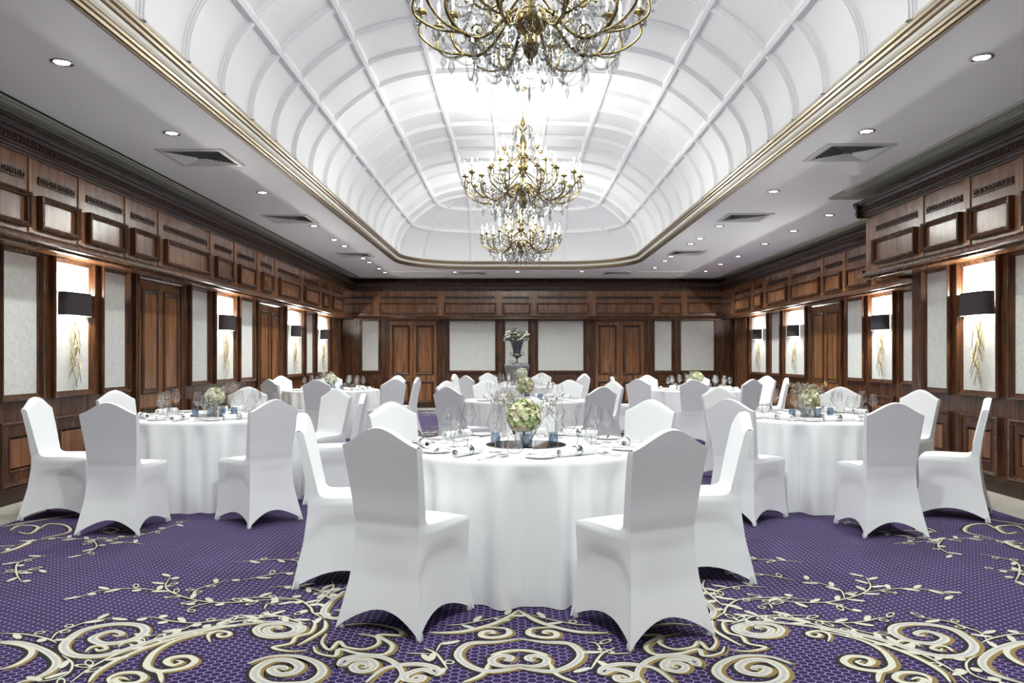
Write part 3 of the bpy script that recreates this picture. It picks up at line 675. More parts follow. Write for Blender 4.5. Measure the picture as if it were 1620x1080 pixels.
# ------------------------------------------------------------------ chandeliers
def make_chandelier():
    r = empty('chandelier'); rd = random.Random(5)
    b = MB()   # column, z from the finial tip
    prof = [(.001,0),(.012,.006),(.020,.022),(.014,.038),(.022,.05),(.042,.075),(.050,.11),(.058,.125),(.058,.135),(.045,.14),(.042,.19),(.052,.20),(.095,.235),(.11,.27),(.105,.30),(.07,.325),(.035,.345),(.03,.43),(.045,.445),(.03,.46),(.028,.50),(.06,.53),(.075,.58),(.055,.63),(.03,.66),(.045,.68),(.075,.70),(.06,.72),(.035,.75),(.05,.80),(.055,.86),(.03,.93),(.02,.97),(.034,.99),(.02,1.01),(.014,1.08),(.034,1.11),(.028,1.14),(.010,1.17),(.008,1.20)]
    b.lathe(prof, 20, 'brass_dark'); b.build('stem', r, 40)
    b = MB(); z = 1.20     # chain to the crown of the vault
    i = 0
    while z < 1.555:
        pts = []
        for k in range(9):
            a = 2*PI*k/8; p = (.013*math.cos(a), 0, z+.028+.028*math.sin(a)); pts.append(p if i % 2 else (0, p[0], p[2]))
        b.tube(pts, .0035, 5, 'brass', False); z += .045; i += 1
    b.lathe([(.001,1.575),(.05,1.575),(.06,1.56),(.03,1.535),(.01,1.53)], 16, 'brass'); b.build('chain', r, True)
    def pendant(L_=.075, w=.015):
        b = MB(); n = 6
        vs = [(0,0,0)]+[(w*math.cos(2*PI*k/n), w*.55*math.sin(2*PI*k/n), -L_*.6) for k in range(n)]+[(0,0,-L_)]
        fs = [(0, 1+k, 1+(k+1) % n) for k in range(n)]+[(n+1, 1+(k+1) % n, 1+k) for k in range(n)]
        b.add(vs, fs, 'crystal'); b.octa((0,0,.008), .008, 'crystal', .008, 5); return b.mesh('crystal_pendant')
    pm = pendant(.085, .017); pml = pendant(.13, .024)
    def garland(p, q, sag, n=None, mm='crystal'):
        b = MB(); p, q = Vector(p), Vector(q); n = n or max(6, int(((q-p).length+sag)/.021))
        for k in range(n+1):
            t = k/n; c = p.lerp(q, t); c.z -= sag*4*t*(1-t); b.octa(tuple(c), .0105, mm, .0105, 6)
        return b.build('bead_garland', r)
    # candle group mesh
    cm = MB(); cm.lathe([(.001,-.03),(.012,-.02),(.008,-.006),(.036,0),(.044,.012),(.040,.014),(.014,.008),(.018,.022),(.020,.034),(.012,.036)], 14, 'brass_dark')
    cupm = cm.mesh('candle_cup', True)
    cm = MB(); cm.lathe([(.010,.034),(.010,.125),(.004,.128)], 10, 'candle'); canm = cm.mesh('candle_tube', True)
    cm = MB(); cm.lathe([(.004,.128),(.0095,.142),(.0085,.158),(.001,.185)], 8, 'bulb'); bulbm = cm.mesh('lit_bulb', True)
    def mk(name, me, parent, loc=(0,0,0), rz=0):
        o = bpy.data.objects.new(name, me); COL.objects.link(o); o.parent = parent; o.location = loc; o.rotation_euler = (0,0,rz); return o
    lamps = []
    def arm(a, pts, rad, cups, scroll=True):
        ca, sa = math.cos(a), math.sin(a); P3 = lambda u, z: (u*ca, u*sa, z)
        b = MB(); b.tube([P3(*p) for p in catmull(pts, 5)], rad, 7, 'brass_dark')
        if scroll:
            u, z = pts[len(pts)//2]; sp = [(u+.045*(1-t/14)*math.cos(t*.6)-.03, z+.05+.045*(1-t/14)*math.sin(t*.6)) for t in range(13)]
            b.tube([P3(*p) for p in sp], .006, 5, 'brass_dark')
            for t in range(3): b.octa(P3(u-.05+.05*t, z+.012), .014, 'brass_dark', .022, 5)
        o = b.build('arm', r, True)
        for (u, z, da) in cups:
            a2 = a+da; p = (u*math.cos(a2), u*math.sin(a2), z)
            c = mk('candle_cup', cupm, o, p); mk('candle_tube', canm, o, p); mk('lit_bulb', bulbm, o, p); lamps.append((p[0], p[1], z+.15))
            for k in range(3):
                t = 2*PI*k/3+a; mk('crystal_pendant', pm, o, (p[0]+.040*math.cos(t), p[1]+.040*math.sin(t), z-.008), t)
    n1 = 8
    for k in range(n1):
        a = 2*PI*(k+.5)/n1
        arm(a, [(.05,.36),(.16,.30),(.27,.17),(.38,.12),(.50,.17),(.56,.28),(.55,.36)], .0115, [(.55,.40,0)])
        # double branch carrying two outer candles
        for sg in (-1, 1):
            a2 = a+sg*.17; b = MB(); P3 = lambda u, z, an: (u*math.cos(an), u*math.sin(an), z)
            cc = catmull([(.44,.14),(.56,.15),(.66,.19),(.74,.27),(.73,.37)], 4); b.tube([P3(u_, z_, a+sg*.17*min(1, max(0, (u_-.44)/.29))) for u_, z_ in cc], .008, 6, 'brass_dark')
            o = b.build('arm', r, True); p = P3(.73,.40,a2)
            mk('candle_cup', cupm, o, p); mk('candle_tube', canm, o, p); mk('lit_bulb', bulbm, o, p); lamps.append((p[0], p[1], .55))
            for t in range(3): mk('crystal_pendant', pm, o, (p[0]+.04*math.cos(2.1*t+a), p[1]+.04*math.sin(2.1*t+a), .392), 2.1*t)
    for k in range(8):
        a = 2*PI*k/8; arm(a, [(.04,.50),(.14,.44),(.26,.36),(.36,.40),(.40,.50),(.39,.56)], .009, [(.39,.58,0)])
    for k in range(6):
        a = 2*PI*(k+.3)/6; arm(a, [(.03,.72),(.10,.66),(.18,.62),(.24,.68),(.25,.74)], .008, [(.25,.76,0)], False)
    b = MB()
    for k in range(330):     # the dense fringe of small drops on and between the arms
        a = rd.uniform(0, 2*PI); q = rd.choice((.24, .36, .40, .56, .73))+rd.uniform(-.05, .05); zz = {0: .30, 1: .20, 2: .24, 3: .40}[min(3, int(q*5))]+rd.uniform(-.16, .16)+(.08 if q > .6 else 0)
        c = (q*math.cos(a), q*math.sin(a), zz); b.octa(c, .013, 'crystal', rd.choice((.013, .030, .038)), 5); b.octa((c[0], c[1], c[2]+.05), .009, 'crystal', .009, 5)
    tag(b.build('crystal_fringe', r), kind='stuff')
    # crown of leaves near the top
    b = MB()
    for k in range(8):
        a = 2*PI*k/8; b.tube([(.02*math.cos(a),.02*math.sin(a),1.02),(.07*math.cos(a),.07*math.sin(a),1.08),(.11*math.cos(a),.11*math.sin(a),1.07),(.12*math.cos(a),.12*math.sin(a),1.03)], .005, 5, 'brass_dark')
    b.build('crown', r, True)
    for k in range(8):
        a = 2*PI*k/8; a1 = 2*PI*(k+1)/8
        garland((.11*math.cos(a),.11*math.sin(a),1.04), (.20*math.cos(a),.20*math.sin(a),.72), .03)
        ah = 2*PI*(k+.5)/8; ah2 = 2*PI*(k+1.5)/8
        garland((.38*math.cos(ah),.38*math.sin(ah),.13), (.38*math.cos(ah2),.38*math.sin(ah2),.13), .15)
        garland((.38*math.cos(ah),.38*math.sin(ah),.13), (.06*math.cos(ah),.06*math.sin(ah),.14), .17)
        garland((.38*math.cos(ah),.38*math.sin(ah),.13), (.62*math.cos(a),.62*math.sin(a),.22), .16)
        garland((.73*math.cos(ah+.17),.73*math.sin(ah+.17),.37), (.73*math.cos(ah2-.17),.73*math.sin(ah2-.17),.37), .10)
        garland((.25*math.cos(ah),.25*math.sin(ah),.16), (.25*math.cos(ah2),.25*math.sin(ah2),.16), .16)
        garland((.55*math.cos(ah),.55*math.sin(ah),.34), (.36*math.cos(a),.36*math.sin(a),.40), .10)
        garland((.55*math.cos(ah),.55*math.sin(ah),.34), (.36*math.cos(a1),.36*math.sin(a1),.40), .10)
        garland((.36*math.cos(a),.36*math.sin(a),.40), (.09*math.cos(a),.09*math.sin(a),.31), .08)
        garland((.60*math.cos(ah),.60*math.sin(ah),.20), (.38*math.cos(a),.38*math.sin(a),.20), .10)
        mk('crystal_pendant', pml, r, (.38*math.cos(ah),.38*math.sin(ah),.10), ah)
        am = (ah+ah2)/2; rr = .38*math.cos(PI/8); mk('crystal_pendant', pml, r, (rr*math.cos(am),rr*math.sin(am),-.005), am)
        mk('crystal_pendant', pml, r, (.22*math.cos(ah),.22*math.sin(ah),.01), ah)
        mk('crystal_pendant', pml, r, (.50*math.cos(a),.50*math.sin(a),.07), a)
        mk('crystal_pendant', pml, r, (.30*math.cos(ah),.30*math.sin(ah),.16), ah)
        mk('crystal_pendant', pml, r, (.28*math.cos(a),.28*math.sin(a),.34), a)
        mk('crystal_pendant', pml, r, (.62*math.cos(ah),.62*math.sin(ah),.19), ah)
        mk('crystal_pendant', pml, r, (.12*math.cos(a),.12*math.sin(a),1.02), a)
    return r, lamps
ch0, lamps = make_chandelier()
for i, (x, y, w) in enumerate(((.102, 4.95, 'the nearest of three, cut off at the top'), (.104, 9.9, 'the middle one of three'), (.118, 14.6, 'the farthest of three'))):
    c = ch0 if i == 0 else copy_tree(ch0, (0,0,0)); c.location = (x, y, 3.125)
    tag(c, 'brass and crystal chandelier, '+w, 'chandelier', 'crystal chandeliers under the vault')
    for j in range(6):
        a = 2*PI*(j+.5)/6; rr = .62 if j % 2 else .40
        light('chandelier_lamp', 'POINT', (x+rr*math.cos(a), y+rr*math.sin(a), 3.125+(.56 if j % 2 else .76)), P_CHAND, None, .06, (.95,1,.965))['kind'] = 'structure'
for x, y, z in ((.1, 1.9, 4.2), (.102, 4.95, 3.06), (.104, 9.9, 3.06), (.118, 14.6, 3.06)):   # added spots without fittings, top light for the chairs and tables
    light('added_top_spot', 'SPOT', (x, y, z), P_SPOT*(4.6 if z > 4 else .7 if y < 5 else 1), None, .12, (.94,1,.955), math.radians(150), .8)['kind'] = 'structure'
# ------------------------------------------------------------------ chairs
def chair_cover():
    WR = [(0,.475),(.1,.435),(.25,.385),(.4,.358),(.5,.358),(.7,.39),(.88,.418),(1,.418)]
    YR = [(0,-.27),(.1,-.248),(.25,-.212),(.42,-.19),(.5,-.19),(.7,-.222),(.88,-.258),(1,-.28)]
    WF = [(0,.45),(.1,.425),(.3,.405),(.45,.42)]; YF = [(0,.265),(.1,.25),(.3,.232),(.45,.236)]
    nu, ns = 14, 14; rows = []
    sm = lambda t: max(0, min(1, t))**2*(3-2*max(0, min(1, t)))
    def ring(fn):
        r = [fn('r', i/nu) for i in range(nu)]+[fn('s1', i/ns) for i in range(ns)]+[fn('f', i/nu) for i in range(nu)]+[fn('s0', i/ns) for i in range(ns)]
        return r
    def corner(k, z):
        if k == 0: return (-lerp(WR, z)/2, lerp(YR, z))
        if k == 1: return (lerp(WR, z)/2, lerp(YR, z))
        if k == 2: return (lerp(WF, z)/2, lerp(YF, z))
        return (-lerp(WF, z)/2, lerp(YF, z))
    HM = {'r': .105, 's1': .085, 'f': .12, 's0': .085}; CI = {'r': (0,1), 's1': (1,2), 'f': (2,3), 's0': (3,0)}; INW = {'r': (0,1), 's1': (-1,0), 'f': (0,-1), 's0': (1,0)}
    nv = 13
    for j in range(nv):
        v = j/(nv-1)
        def fn(side, t):
            hem = .004+HM[side]*(math.sin(PI*t)**.8 if t > 0 else 0); z = hem+(.45-hem)*v
            a, c = CI[side]; A_, C_ = corner(a, z), corner(c, z)
            ins = .022*math.sin(PI*t)*(1-v)**.8
            tt = abs(t-.5)
            if side != 'r':
                zl = .385-.16*(2*tt)**5; ins += .010*sm((.47-tt)/.05)*sm((zl-z)/.03)
            x = A_[0]+(C_[0]-A_[0])*t+INW[side][0]*ins; y = A_[1]+(C_[1]-A_[1])*t+INW[side][1]*ins
            return (x, y, z)
        rows.append(ring(fn))
    zt = lambda u: .872+.088*(.55*(1+math.cos(PI*u))/2+.45*(1-abs(u)**1.7))   # u in -1..1
    def urow(zr, yf, zf, wf_, zmode=False, w=1):
        def fn(side, t):
            if side == 'r':
                u = -1+2*t; z = zr if not zmode else .58+(zt(u)-.58)*zr
            elif side == 'f':
                u = 1-2*t; z = zf if not zmode else .58+(zt(u)-.58)*zf
            else: u = 1 if side == 's1' else -1; z = 0
            if side == 'r': return (u*lerp(WR, z)/2*w, lerp(YR, z)+(.004 if zmode else 0), z)
            if side == 'f':
                y = (lerp(YR, z)+yf) if (zmode or yf > 1) else yf
                return (u*wf_/2*w if not zmode else u*lerp(WR, z)/2*w, y+(.012*(1-u*u) if zmode else 0), z+(.006*(1-u*u) if not zmode else 0))
            if zmode: z1 = .58+(zt(u)-.58)*zr; z2 = .58+(zt(u)-.58)*zf; wr1 = lerp(WR, z1)/2*w; y1 = lerp(YR, z1)+.004; y2 = lerp(YR, z2)+yf; wr2 = wr1
            else: z1, z2 = zr, zf; wr1 = lerp(WR, z1)/2; wr2 = wf_/2; y1 = lerp(YR, z1); y2 = yf
            if side == 's0': t = 1-t
            return (u*(wr1+(wr2-wr1)*t), y1+(y2-y1)*t, z1+(z2-z1)*t)
        rows.append(ring(fn))
    for zr, yf, zf, w_ in ((.456,.237,.463,.422),(.465,.234,.476,.418),(.473,.222,.486,.405),(.482,.15,.494,.39),(.49,.05,.497,.375),(.496,-.04,.497,.365),(.503,-.09,.499,.36),(.515,-.118,.508,.358),(.535,-.132,.525,.36),(.56,-.137,.553,.365)):
        urow(zr, yf, zf, w_)
    for v in (.08,.25,.45,.62,.78,.9,.97): urow(v, .058-.012*v, v, 0, True)
    urow(1.0, .040, 1.0, 0, True, .992); 
    b = MB(); b.sheet(rows, 'cover', True)
    # cap
    n = len(rows[-1]); last = rows[-1]; R = last[:nu+1]; Fr = [last[nu+ns+i] for i in range(nu+1)][::-1]
    mid = [tuple((a+c)/2 for a, c in zip(p, q)) for p, q in zip(R, Fr)]; mid = [(x*.985, y, z+.006) for x, y, z in mid]
    b.sheet([R, mid, Fr], 'cover')
    me = b.mesh('stretch_cover', False)
    bm = bmesh.new(); bm.from_mesh(me); bmesh.ops.remove_doubles(bm, verts=bm.verts, dist=.0004); bmesh.ops.recalc_face_normals(bm, faces=bm.faces); bm.to_mesh(me); bm.free()
    me.polygons.foreach_set('use_smooth', [True]*len(me.polygons)); me.set_sharp_from_angle(angle=math.radians(38)); me.update()
    return me
def make_chair():
    r = empty('banquet_chair'); o = bpy.data.objects.new('stretch_cover', chair_cover()); COL.objects.link(o); o.parent = r
    b = MB(); b.lathe([(.001,.0),(.016,.0),(.018,.010),(.015,.035),(.006,.05)], 12, 'glide'); me = b.mesh('foot_pocket', True)
    for x, y in ((-.218,-.245),(.218,-.245),(-.205,.24),(.205,.24)):
        f = bpy.data.objects.new('foot_pocket', me); COL.objects.link(f); f.parent = r; f.location = (x, y, 0)
    return r
TABLES = {'T1': (.06, 4.78, 'nearest centre table'), 'TL': (-2.74, 7.2, 'near left table'), 'TR': (2.69, 7.14, 'near right table'), 'MM': (.144, 9.9, 'middle centre table'),
          'FL': (-3.05, 13.06, 'far left table'), 'FR': (3.05, 13.06, 'far right table'), 'FC': (.15, 15.1, 'farthest centre table')}
# (table, x, y of the chair back, forward vector or None, seat name)
CH = [('T1',-.633,3.618,(.43,.90),'front left'),('T1',.71,3.51,(-.443,.896),'front right'),('T1',-1.25,4.55,(.99,.12),'left side'),('T1',1.38,4.65,(-.99,.08),'right side'),
      ('T1',-.91,5.70,None,'rear left'),('T1',1.06,6.02,None,'rear right'),('T1',.13,6.45,(0,-1),'rear middle'),
      ('TL',-2.93,5.63,(.02,1),'front left'),('TL',-1.83,6.02,(-.75,.66),'front right'),('TL',-3.92,6.38,(.97,.1),'left side'),('TL',-3.95,7.72,None,'rear left'),('TL',-2.92,8.6,None,'rear middle'),('TL',-1.84,8.2,(-.55,-.83),'rear right'),('TL',-1.34,7.08,(-1,-.1),'right side'),
      ('TR',1.665,6.11,(.735,.68),'front left'),('TR',2.71,5.56,(-.02,1),'front right'),('TR',3.80,6.25,(-.84,.54),'right side'),('TR',4.08,7.85,None,'rear right'),('TR',3.58,8.6,(-.5,-.86),'rear middle'),('TR',2.22,8.6,None,'rear left'),
      ('MM',-.75,8.66,None,'front left'),('MM',.98,8.66,None,'front right'),('MM',-.95,10.85,None,'rear left'),('MM',1.37,10.75,None,'rear right'),('MM',-.42,11.35,(.3,-.95),'back left middle'),('MM',.80,11.35,(-.3,-.95),'back right middle'),
      ('FL',-2.9,11.45,(.05,1),'front middle'),('FL',-1.80,11.75,(-.6,.8),'front right'),('FL',-1.56,12.8,(-1,.1),'right side'),('FL',-2.1,14.2,None,'rear right'),('FL',-3.42,14.6,None,'rear middle'),('FL',-4.14,13.85,(.8,-.6),'left side'),('FL',-3.68,11.7,(.6,.8),'front left'),
      ('FR',2.62,11.45,(.2,1),'front middle'),('FR',1.85,11.8,(.6,.8),'front left'),('FR',1.62,13.2,(1,-.02),'left side'),('FR',2.44,14.5,None,'rear left'),('FR',3.40,14.5,None,'rear middle'),('FR',3.57,11.7,(-.5,.86),'front right'),('FR',4.46,13.8,None,'rear right'),('FR',4.36,12.5,(-1,.2),'right side'),
      ('FC',-.89,14.1,None,'front left'),('FC',1.27,14.2,None,'front right'),('FC',-1.2,15.4,None,'left side'),('FC',1.42,15.75,None,'right side'),('FC',-.57,16.45,None,'rear left'),('FC',.58,16.5,None,'rear right')]
chair0 = make_chair(); first = True; SEATS = {}
for t, x, y, fw, nm in CH:
    tx, ty, tn = TABLES[t]
    if fw is None: fw = (tx-x, ty-y)
    l = math.hypot(*fw); fx, fy = fw[0]/l, fw[1]/l
    loc = (x+fx*.262, y+fy*.262, .001); rz = math.atan2(-fx, fy)
    c = chair0 if first else copy_tree(chair0, (0,0,0)); first = False
    c.location = loc; c.rotation_euler = (0,0,rz)
    tag(c, 'banquet chair in a white stretch cover, %s place at the %s' % (nm, tn), 'chair', 'white covered chairs at the '+tn)
    SEATS.setdefault(t, []).append((math.atan2(y-ty, x-tx), nm))
# ------------------------------------------------------------------ tables
HT = .755
def make_table(seed):
    r = empty('banquet_table'); rd = random.Random(seed); n = 360
    ph = [rd.uniform(0, 2*PI) for _ in range(5)]
    def fold(a):
        w = .45*math.sin(11*a+ph[0]+.8*math.sin(2*a+ph[3]))+.50*math.sin(19*a+ph[1]+1.2*math.sin(3*a+ph[4]))+.34*math.sin(31*a+ph[2]+math.sin(5*a))
        return w
    prof = [(.0,.0,0),(.4,0,0),(.70,0,0),(.765,-.0005,0),(.782,-.004,.0),(.790,-.013,.02),(.792,-.03,.08)]
    rows = []
    for q, dz, g in prof: rows.append([(max(q,.001)*math.cos(2*PI*i/n)*(1+g*.03*fold(2*PI*i/n)), max(q,.001)*math.sin(2*PI*i/n)*(1+g*.03*fold(2*PI*i/n)), HT+dz) for i in range(n)])
    for j in range(1, 15):
        t = j/14; z = HT-.03-(HT-.034)*t; g = min(1, .30+1.1*t**.5)
        rows.append([((.786-.010*t+.043*g*fold(2*PI*i/n))*math.cos(2*PI*i/n), (.786-.010*t+.043*g*fold(2*PI*i/n))*math.sin(2*PI*i/n), z) for i in range(n)])
    b = MB(); b.sheet(rows, 'cloth', True); b.build('tablecloth', r, True)
    return r
def wine_glass(h, rb, name):
    s = h/.22; b = MB()
    b.lathe([(.001,.002),(.03*s,.001),(.036*s,.0025),(.03*s,.004),(.008,.007),(.0042,.014),(.0038,.095*s),(.006,.100*s)], 20, 'glass')
    up = catmull([(.0045,.100*s),(.016,.107*s),(rb*.66,.124*s),(rb*.97,.145*s),(rb*.98,.156*s),(rb*.84,.18*s),(rb*.62,.22*s)], 3)
    b.lathe(up, 28, 'glass'); b.lathe([(rb*.62+.0006,.2196*s),(rb*.62+.0006,.2206*s),(rb*.62-.0006,.2206*s),(rb*.62-.0006,.2196*s)], 28, 'glass')
    return b.mesh(name, True)
def tumbler_mesh():
    b = MB(); b.lathe([(.001,.001),(.028,.001),(.040,.012),(.046,.035),(.043,.06),(.034,.098)], 24, 'glass'); return b.mesh('tumbler', True)
def plate_mesh():
    b = MB(); b.lathe([(.001,.004),(.05,.004),(.058,.008),(.083,.014),(.085,.012),(.06,.003),(.05,0),(.001,0)], 32, 'porcelain'); return b.mesh('side_plate', True)
def napkin_thing():
    r = empty('napkin_roll'); b = MB(); n = 14
    rows = []
    for x, q in ((-.125,.014),(-.125,.0225),(-.12,.024),(0,.0235),(.12,.024),(.125,.0225),(.125,.014),(.10,.010)):
        rows.append([(x, q*math.cos(2*PI*i/n)*1.1, .025+q*math.sin(2*PI*i/n)*.98) for i in range(n)])
    b.sheet(rows, 'napkin', True)
    sp = [(-.1255, (.003+.0016*t)*math.cos(t*.8), .025+(.003+.0016*t)*math.sin(t*.8)) for t in range(12)]
    b.tube(sp, .0022, 5, 'napkin'); b.build('napkin', r, True)
    b = MB(); b.lathe([(.0265,-.02),(.0275,-.02),(.0275,.02),(.0265,.02),(.0265,-.02)], 20, 'silver')
    b.v = [(z, x*1.06, .0275+y) for x, y, z in b.v]; b.build('napkin_ring', r, True, recalc=True)
    return r
def cutlery(kind):
    b = MB()
    L_ = {'table_knife': .21, 'dinner_fork': .19, 'spoon': .18, 'butter_knife': .16}[kind]
    hw = .006; z = .003
    def strip(pts): # (y, halfwidth, z)
        rows = []
        for y, w, zz in pts: rows.append([(-w, y, zz), (-w*.4, y, zz+.0018), (w*.4, y, zz+.0018), (w, y, zz), (0, y, zz-.0015)])
        b.sheet(rows, 'silver', True)
    if 'knife' in kind: strip([(-L_/2,.004,z),(-L_/2+.01,.0055,z),(-.01,.0042,z),(.0,.006,z),(.02,.0095,z),(L_/2-.02,.009,z),(L_/2,.002,z)])
    elif kind == 'spoon': strip([(-L_/2,.006,z),(-L_/2+.02,.005,z),(.0,.0026,z+.001),(.03,.003,z+.002),(.05,.012,z),(.07,.017,z-.001),(.085,.012,z+.001),(.092,.003,z+.003)])
    else:
        strip([(-L_/2,.006,z),(-L_/2+.02,.005,z),(.0,.0026,z+.001),(.03,.003,z+.003),(.045,.011,z),(.055,.012,z)])
        for k in range(4): x = -.0095+k*.0063; b.tube([(x,.053,z),(x,.075,z-.0005),(x,.095,z+.003)], .0016, 5, 'silver')
    return b.mesh(kind, True)
ME = {'wine_a': wine_glass(.235, .045, 'wine_glass'), 'wine_b': wine_glass(.205, .041, 'wine_glass'), 'tumbler': tumbler_mesh(), 'plate': plate_mesh()}
for k in ('table_knife','dinner_fork','spoon','butter_knife'): ME[k] = cutlery(k)
nap0 = [napkin_thing()]; napfirst = [True]
def put(name, me, x, y, z, rz, label, cat, group):
    o = bpy.data.objects.new(name, me); COL.objects.link(o); o.location = (x, y, z); o.rotation_euler = (0,0,rz); tag(o, label, cat, group); return o
# centrepiece meshes
def petals_mesh(seed, R, cols, n=260, flat=.9):
    rd = random.Random(seed); b = MB()
    for i in range(n):
        z = 1-2*(i+.5)/n; a = i*2.399963; rr = math.sqrt(max(0, 1-z*z)); d = Vector((rr*math.cos(a), rr*math.sin(a), z*flat)); r_ = R*rd.uniform(.80, 1.05)
        c = d*r_; nrm_ = (d+Vector((rd.uniform(-.6,.6), rd.uniform(-.6,.6), rd.uniform(-.6,.6)))).normalized()
        u = nrm_.orthogonal().normalized(); w = nrm_.cross(u); m = rd.choice(cols); s = R*rd.uniform(.16, .26)
        for k in range(2):
            th = rd.uniform(0, PI)
            uu = u*math.cos(th)+w*math.sin(th); ww = nrm_.cross(uu); cc = c+nrm_*k*.004
            pts = [cc-uu*s, cc-uu*s*.5+ww*s*.75+nrm_*s*.25, cc+uu*s*.5+ww*s*.75+nrm_*s*.3, cc+uu*s, cc+uu*s*.5-ww*s*.75+nrm_*s*.25, cc-uu*s*.5-ww*s*.75+nrm_*s*.3, cc-nrm_*s*.1]
            b.add(pts, [(6,0,1),(6,1,2),(6,2,3),(6,3,4),(6,4,5),(6,5,0)], m)
    b.ball((0,0,0), R*.78, cols[0], 12, 8)
    b.tube([(0,0,-R*.7),(0,0,-R-.07)], .005, 6, 'stem')
    return b.mesh('hydrangea', False, False)
def gyp_mesh(seed, m, H=.13, n=30, lean=(0,0)):
    rd = random.Random(seed); b = MB(); base = Vector((0,0,-.05))
    for i in range(n):
        a = rd.uniform(0, 2*PI); q = rd.uniform(.2, 1)*.11; tip = Vector((q*math.cos(a)+lean[0], q*math.sin(a)+lean[1], H*rd.uniform(.55, 1)))
        midp = base.lerp(tip, .6)+Vector((rd.uniform(-.01,.01), rd.uniform(-.01,.01), .01)); b.tube([base, midp, tip], .0005, 4, 'stem', False)
        for k in range(9):
            c = tip+Vector((rd.uniform(-.02,.02), rd.uniform(-.02,.02), rd.uniform(-.02,.015))); b.octa(tuple(c), rd.uniform(.003,.006), m)
    return b.mesh('gypsophila_sprig', False, False)
def vase_mesh():
    b = MB(); b.lathe([(.001,.0),(.050,.0),(.054,.01),(.055,.118),(.051,.118),(.050,.016),(.001,.014)], 24, 'glass')
    for k in range(8): a = 2*PI*k/8; b.tube([(.018*math.cos(a),.018*math.sin(a),.012),(.01*math.cos(a+2),.01*math.sin(a+2),.105)], .0022, 5, 'stem')
    return b.mesh('glass_vase', 40)
def tealight_mesh():
    b = MB(); pr = [(.001,.0),(.0255,.0),(.0275,.008),(.0275,.072),(.025,.072),(.0245,.012),(.001,.010)]
    b.lathe(pr, 16, 'blue')
    for k in range(12):
        a = 2*PI*k/12; a2 = a+.35
        for q, w in ((a, a2), (a2, a)): b.tube([(.0283*math.cos(q),.0283*math.sin(q),.010),(.0283*math.cos(w),.0283*math.sin(w),.046)], .0011, 4, 'blue')
    return b.mesh('tealight_holder', 30)
ME['vase'] = vase_mesh(); ME['tea'] = tealight_mesh()
b = MB(); b.lathe([(.001,.004),(.243,.004),(.245,.0025),(.245,0),(.001,0)], 48, 'mirror'); ME['mirror'] = b.mesh('mirror_plate', 30)
HY = {'T1': (('pet_green','pet_green','pet_cream','pet_pink'), .098, 'green and blush'), 'TL': (('pet_cream','pet_cream','pet_white'), .080, 'cream'), 'TR': (('pet_cream','pet_green','pet_pink'), .084, 'pale green and cream'), 'MM': (('pet_cream','pet_green','pet_cream','pet_pink'), .108, 'cream and green'),
      'FL': (('pet_white','pet_cream'), .090, 'white'), 'FR': (('pet_green','pet_green','pet_cream'), .094, 'bright green'), 'FC': (('pet_cream','pet_white'), .098, 'cream white')}
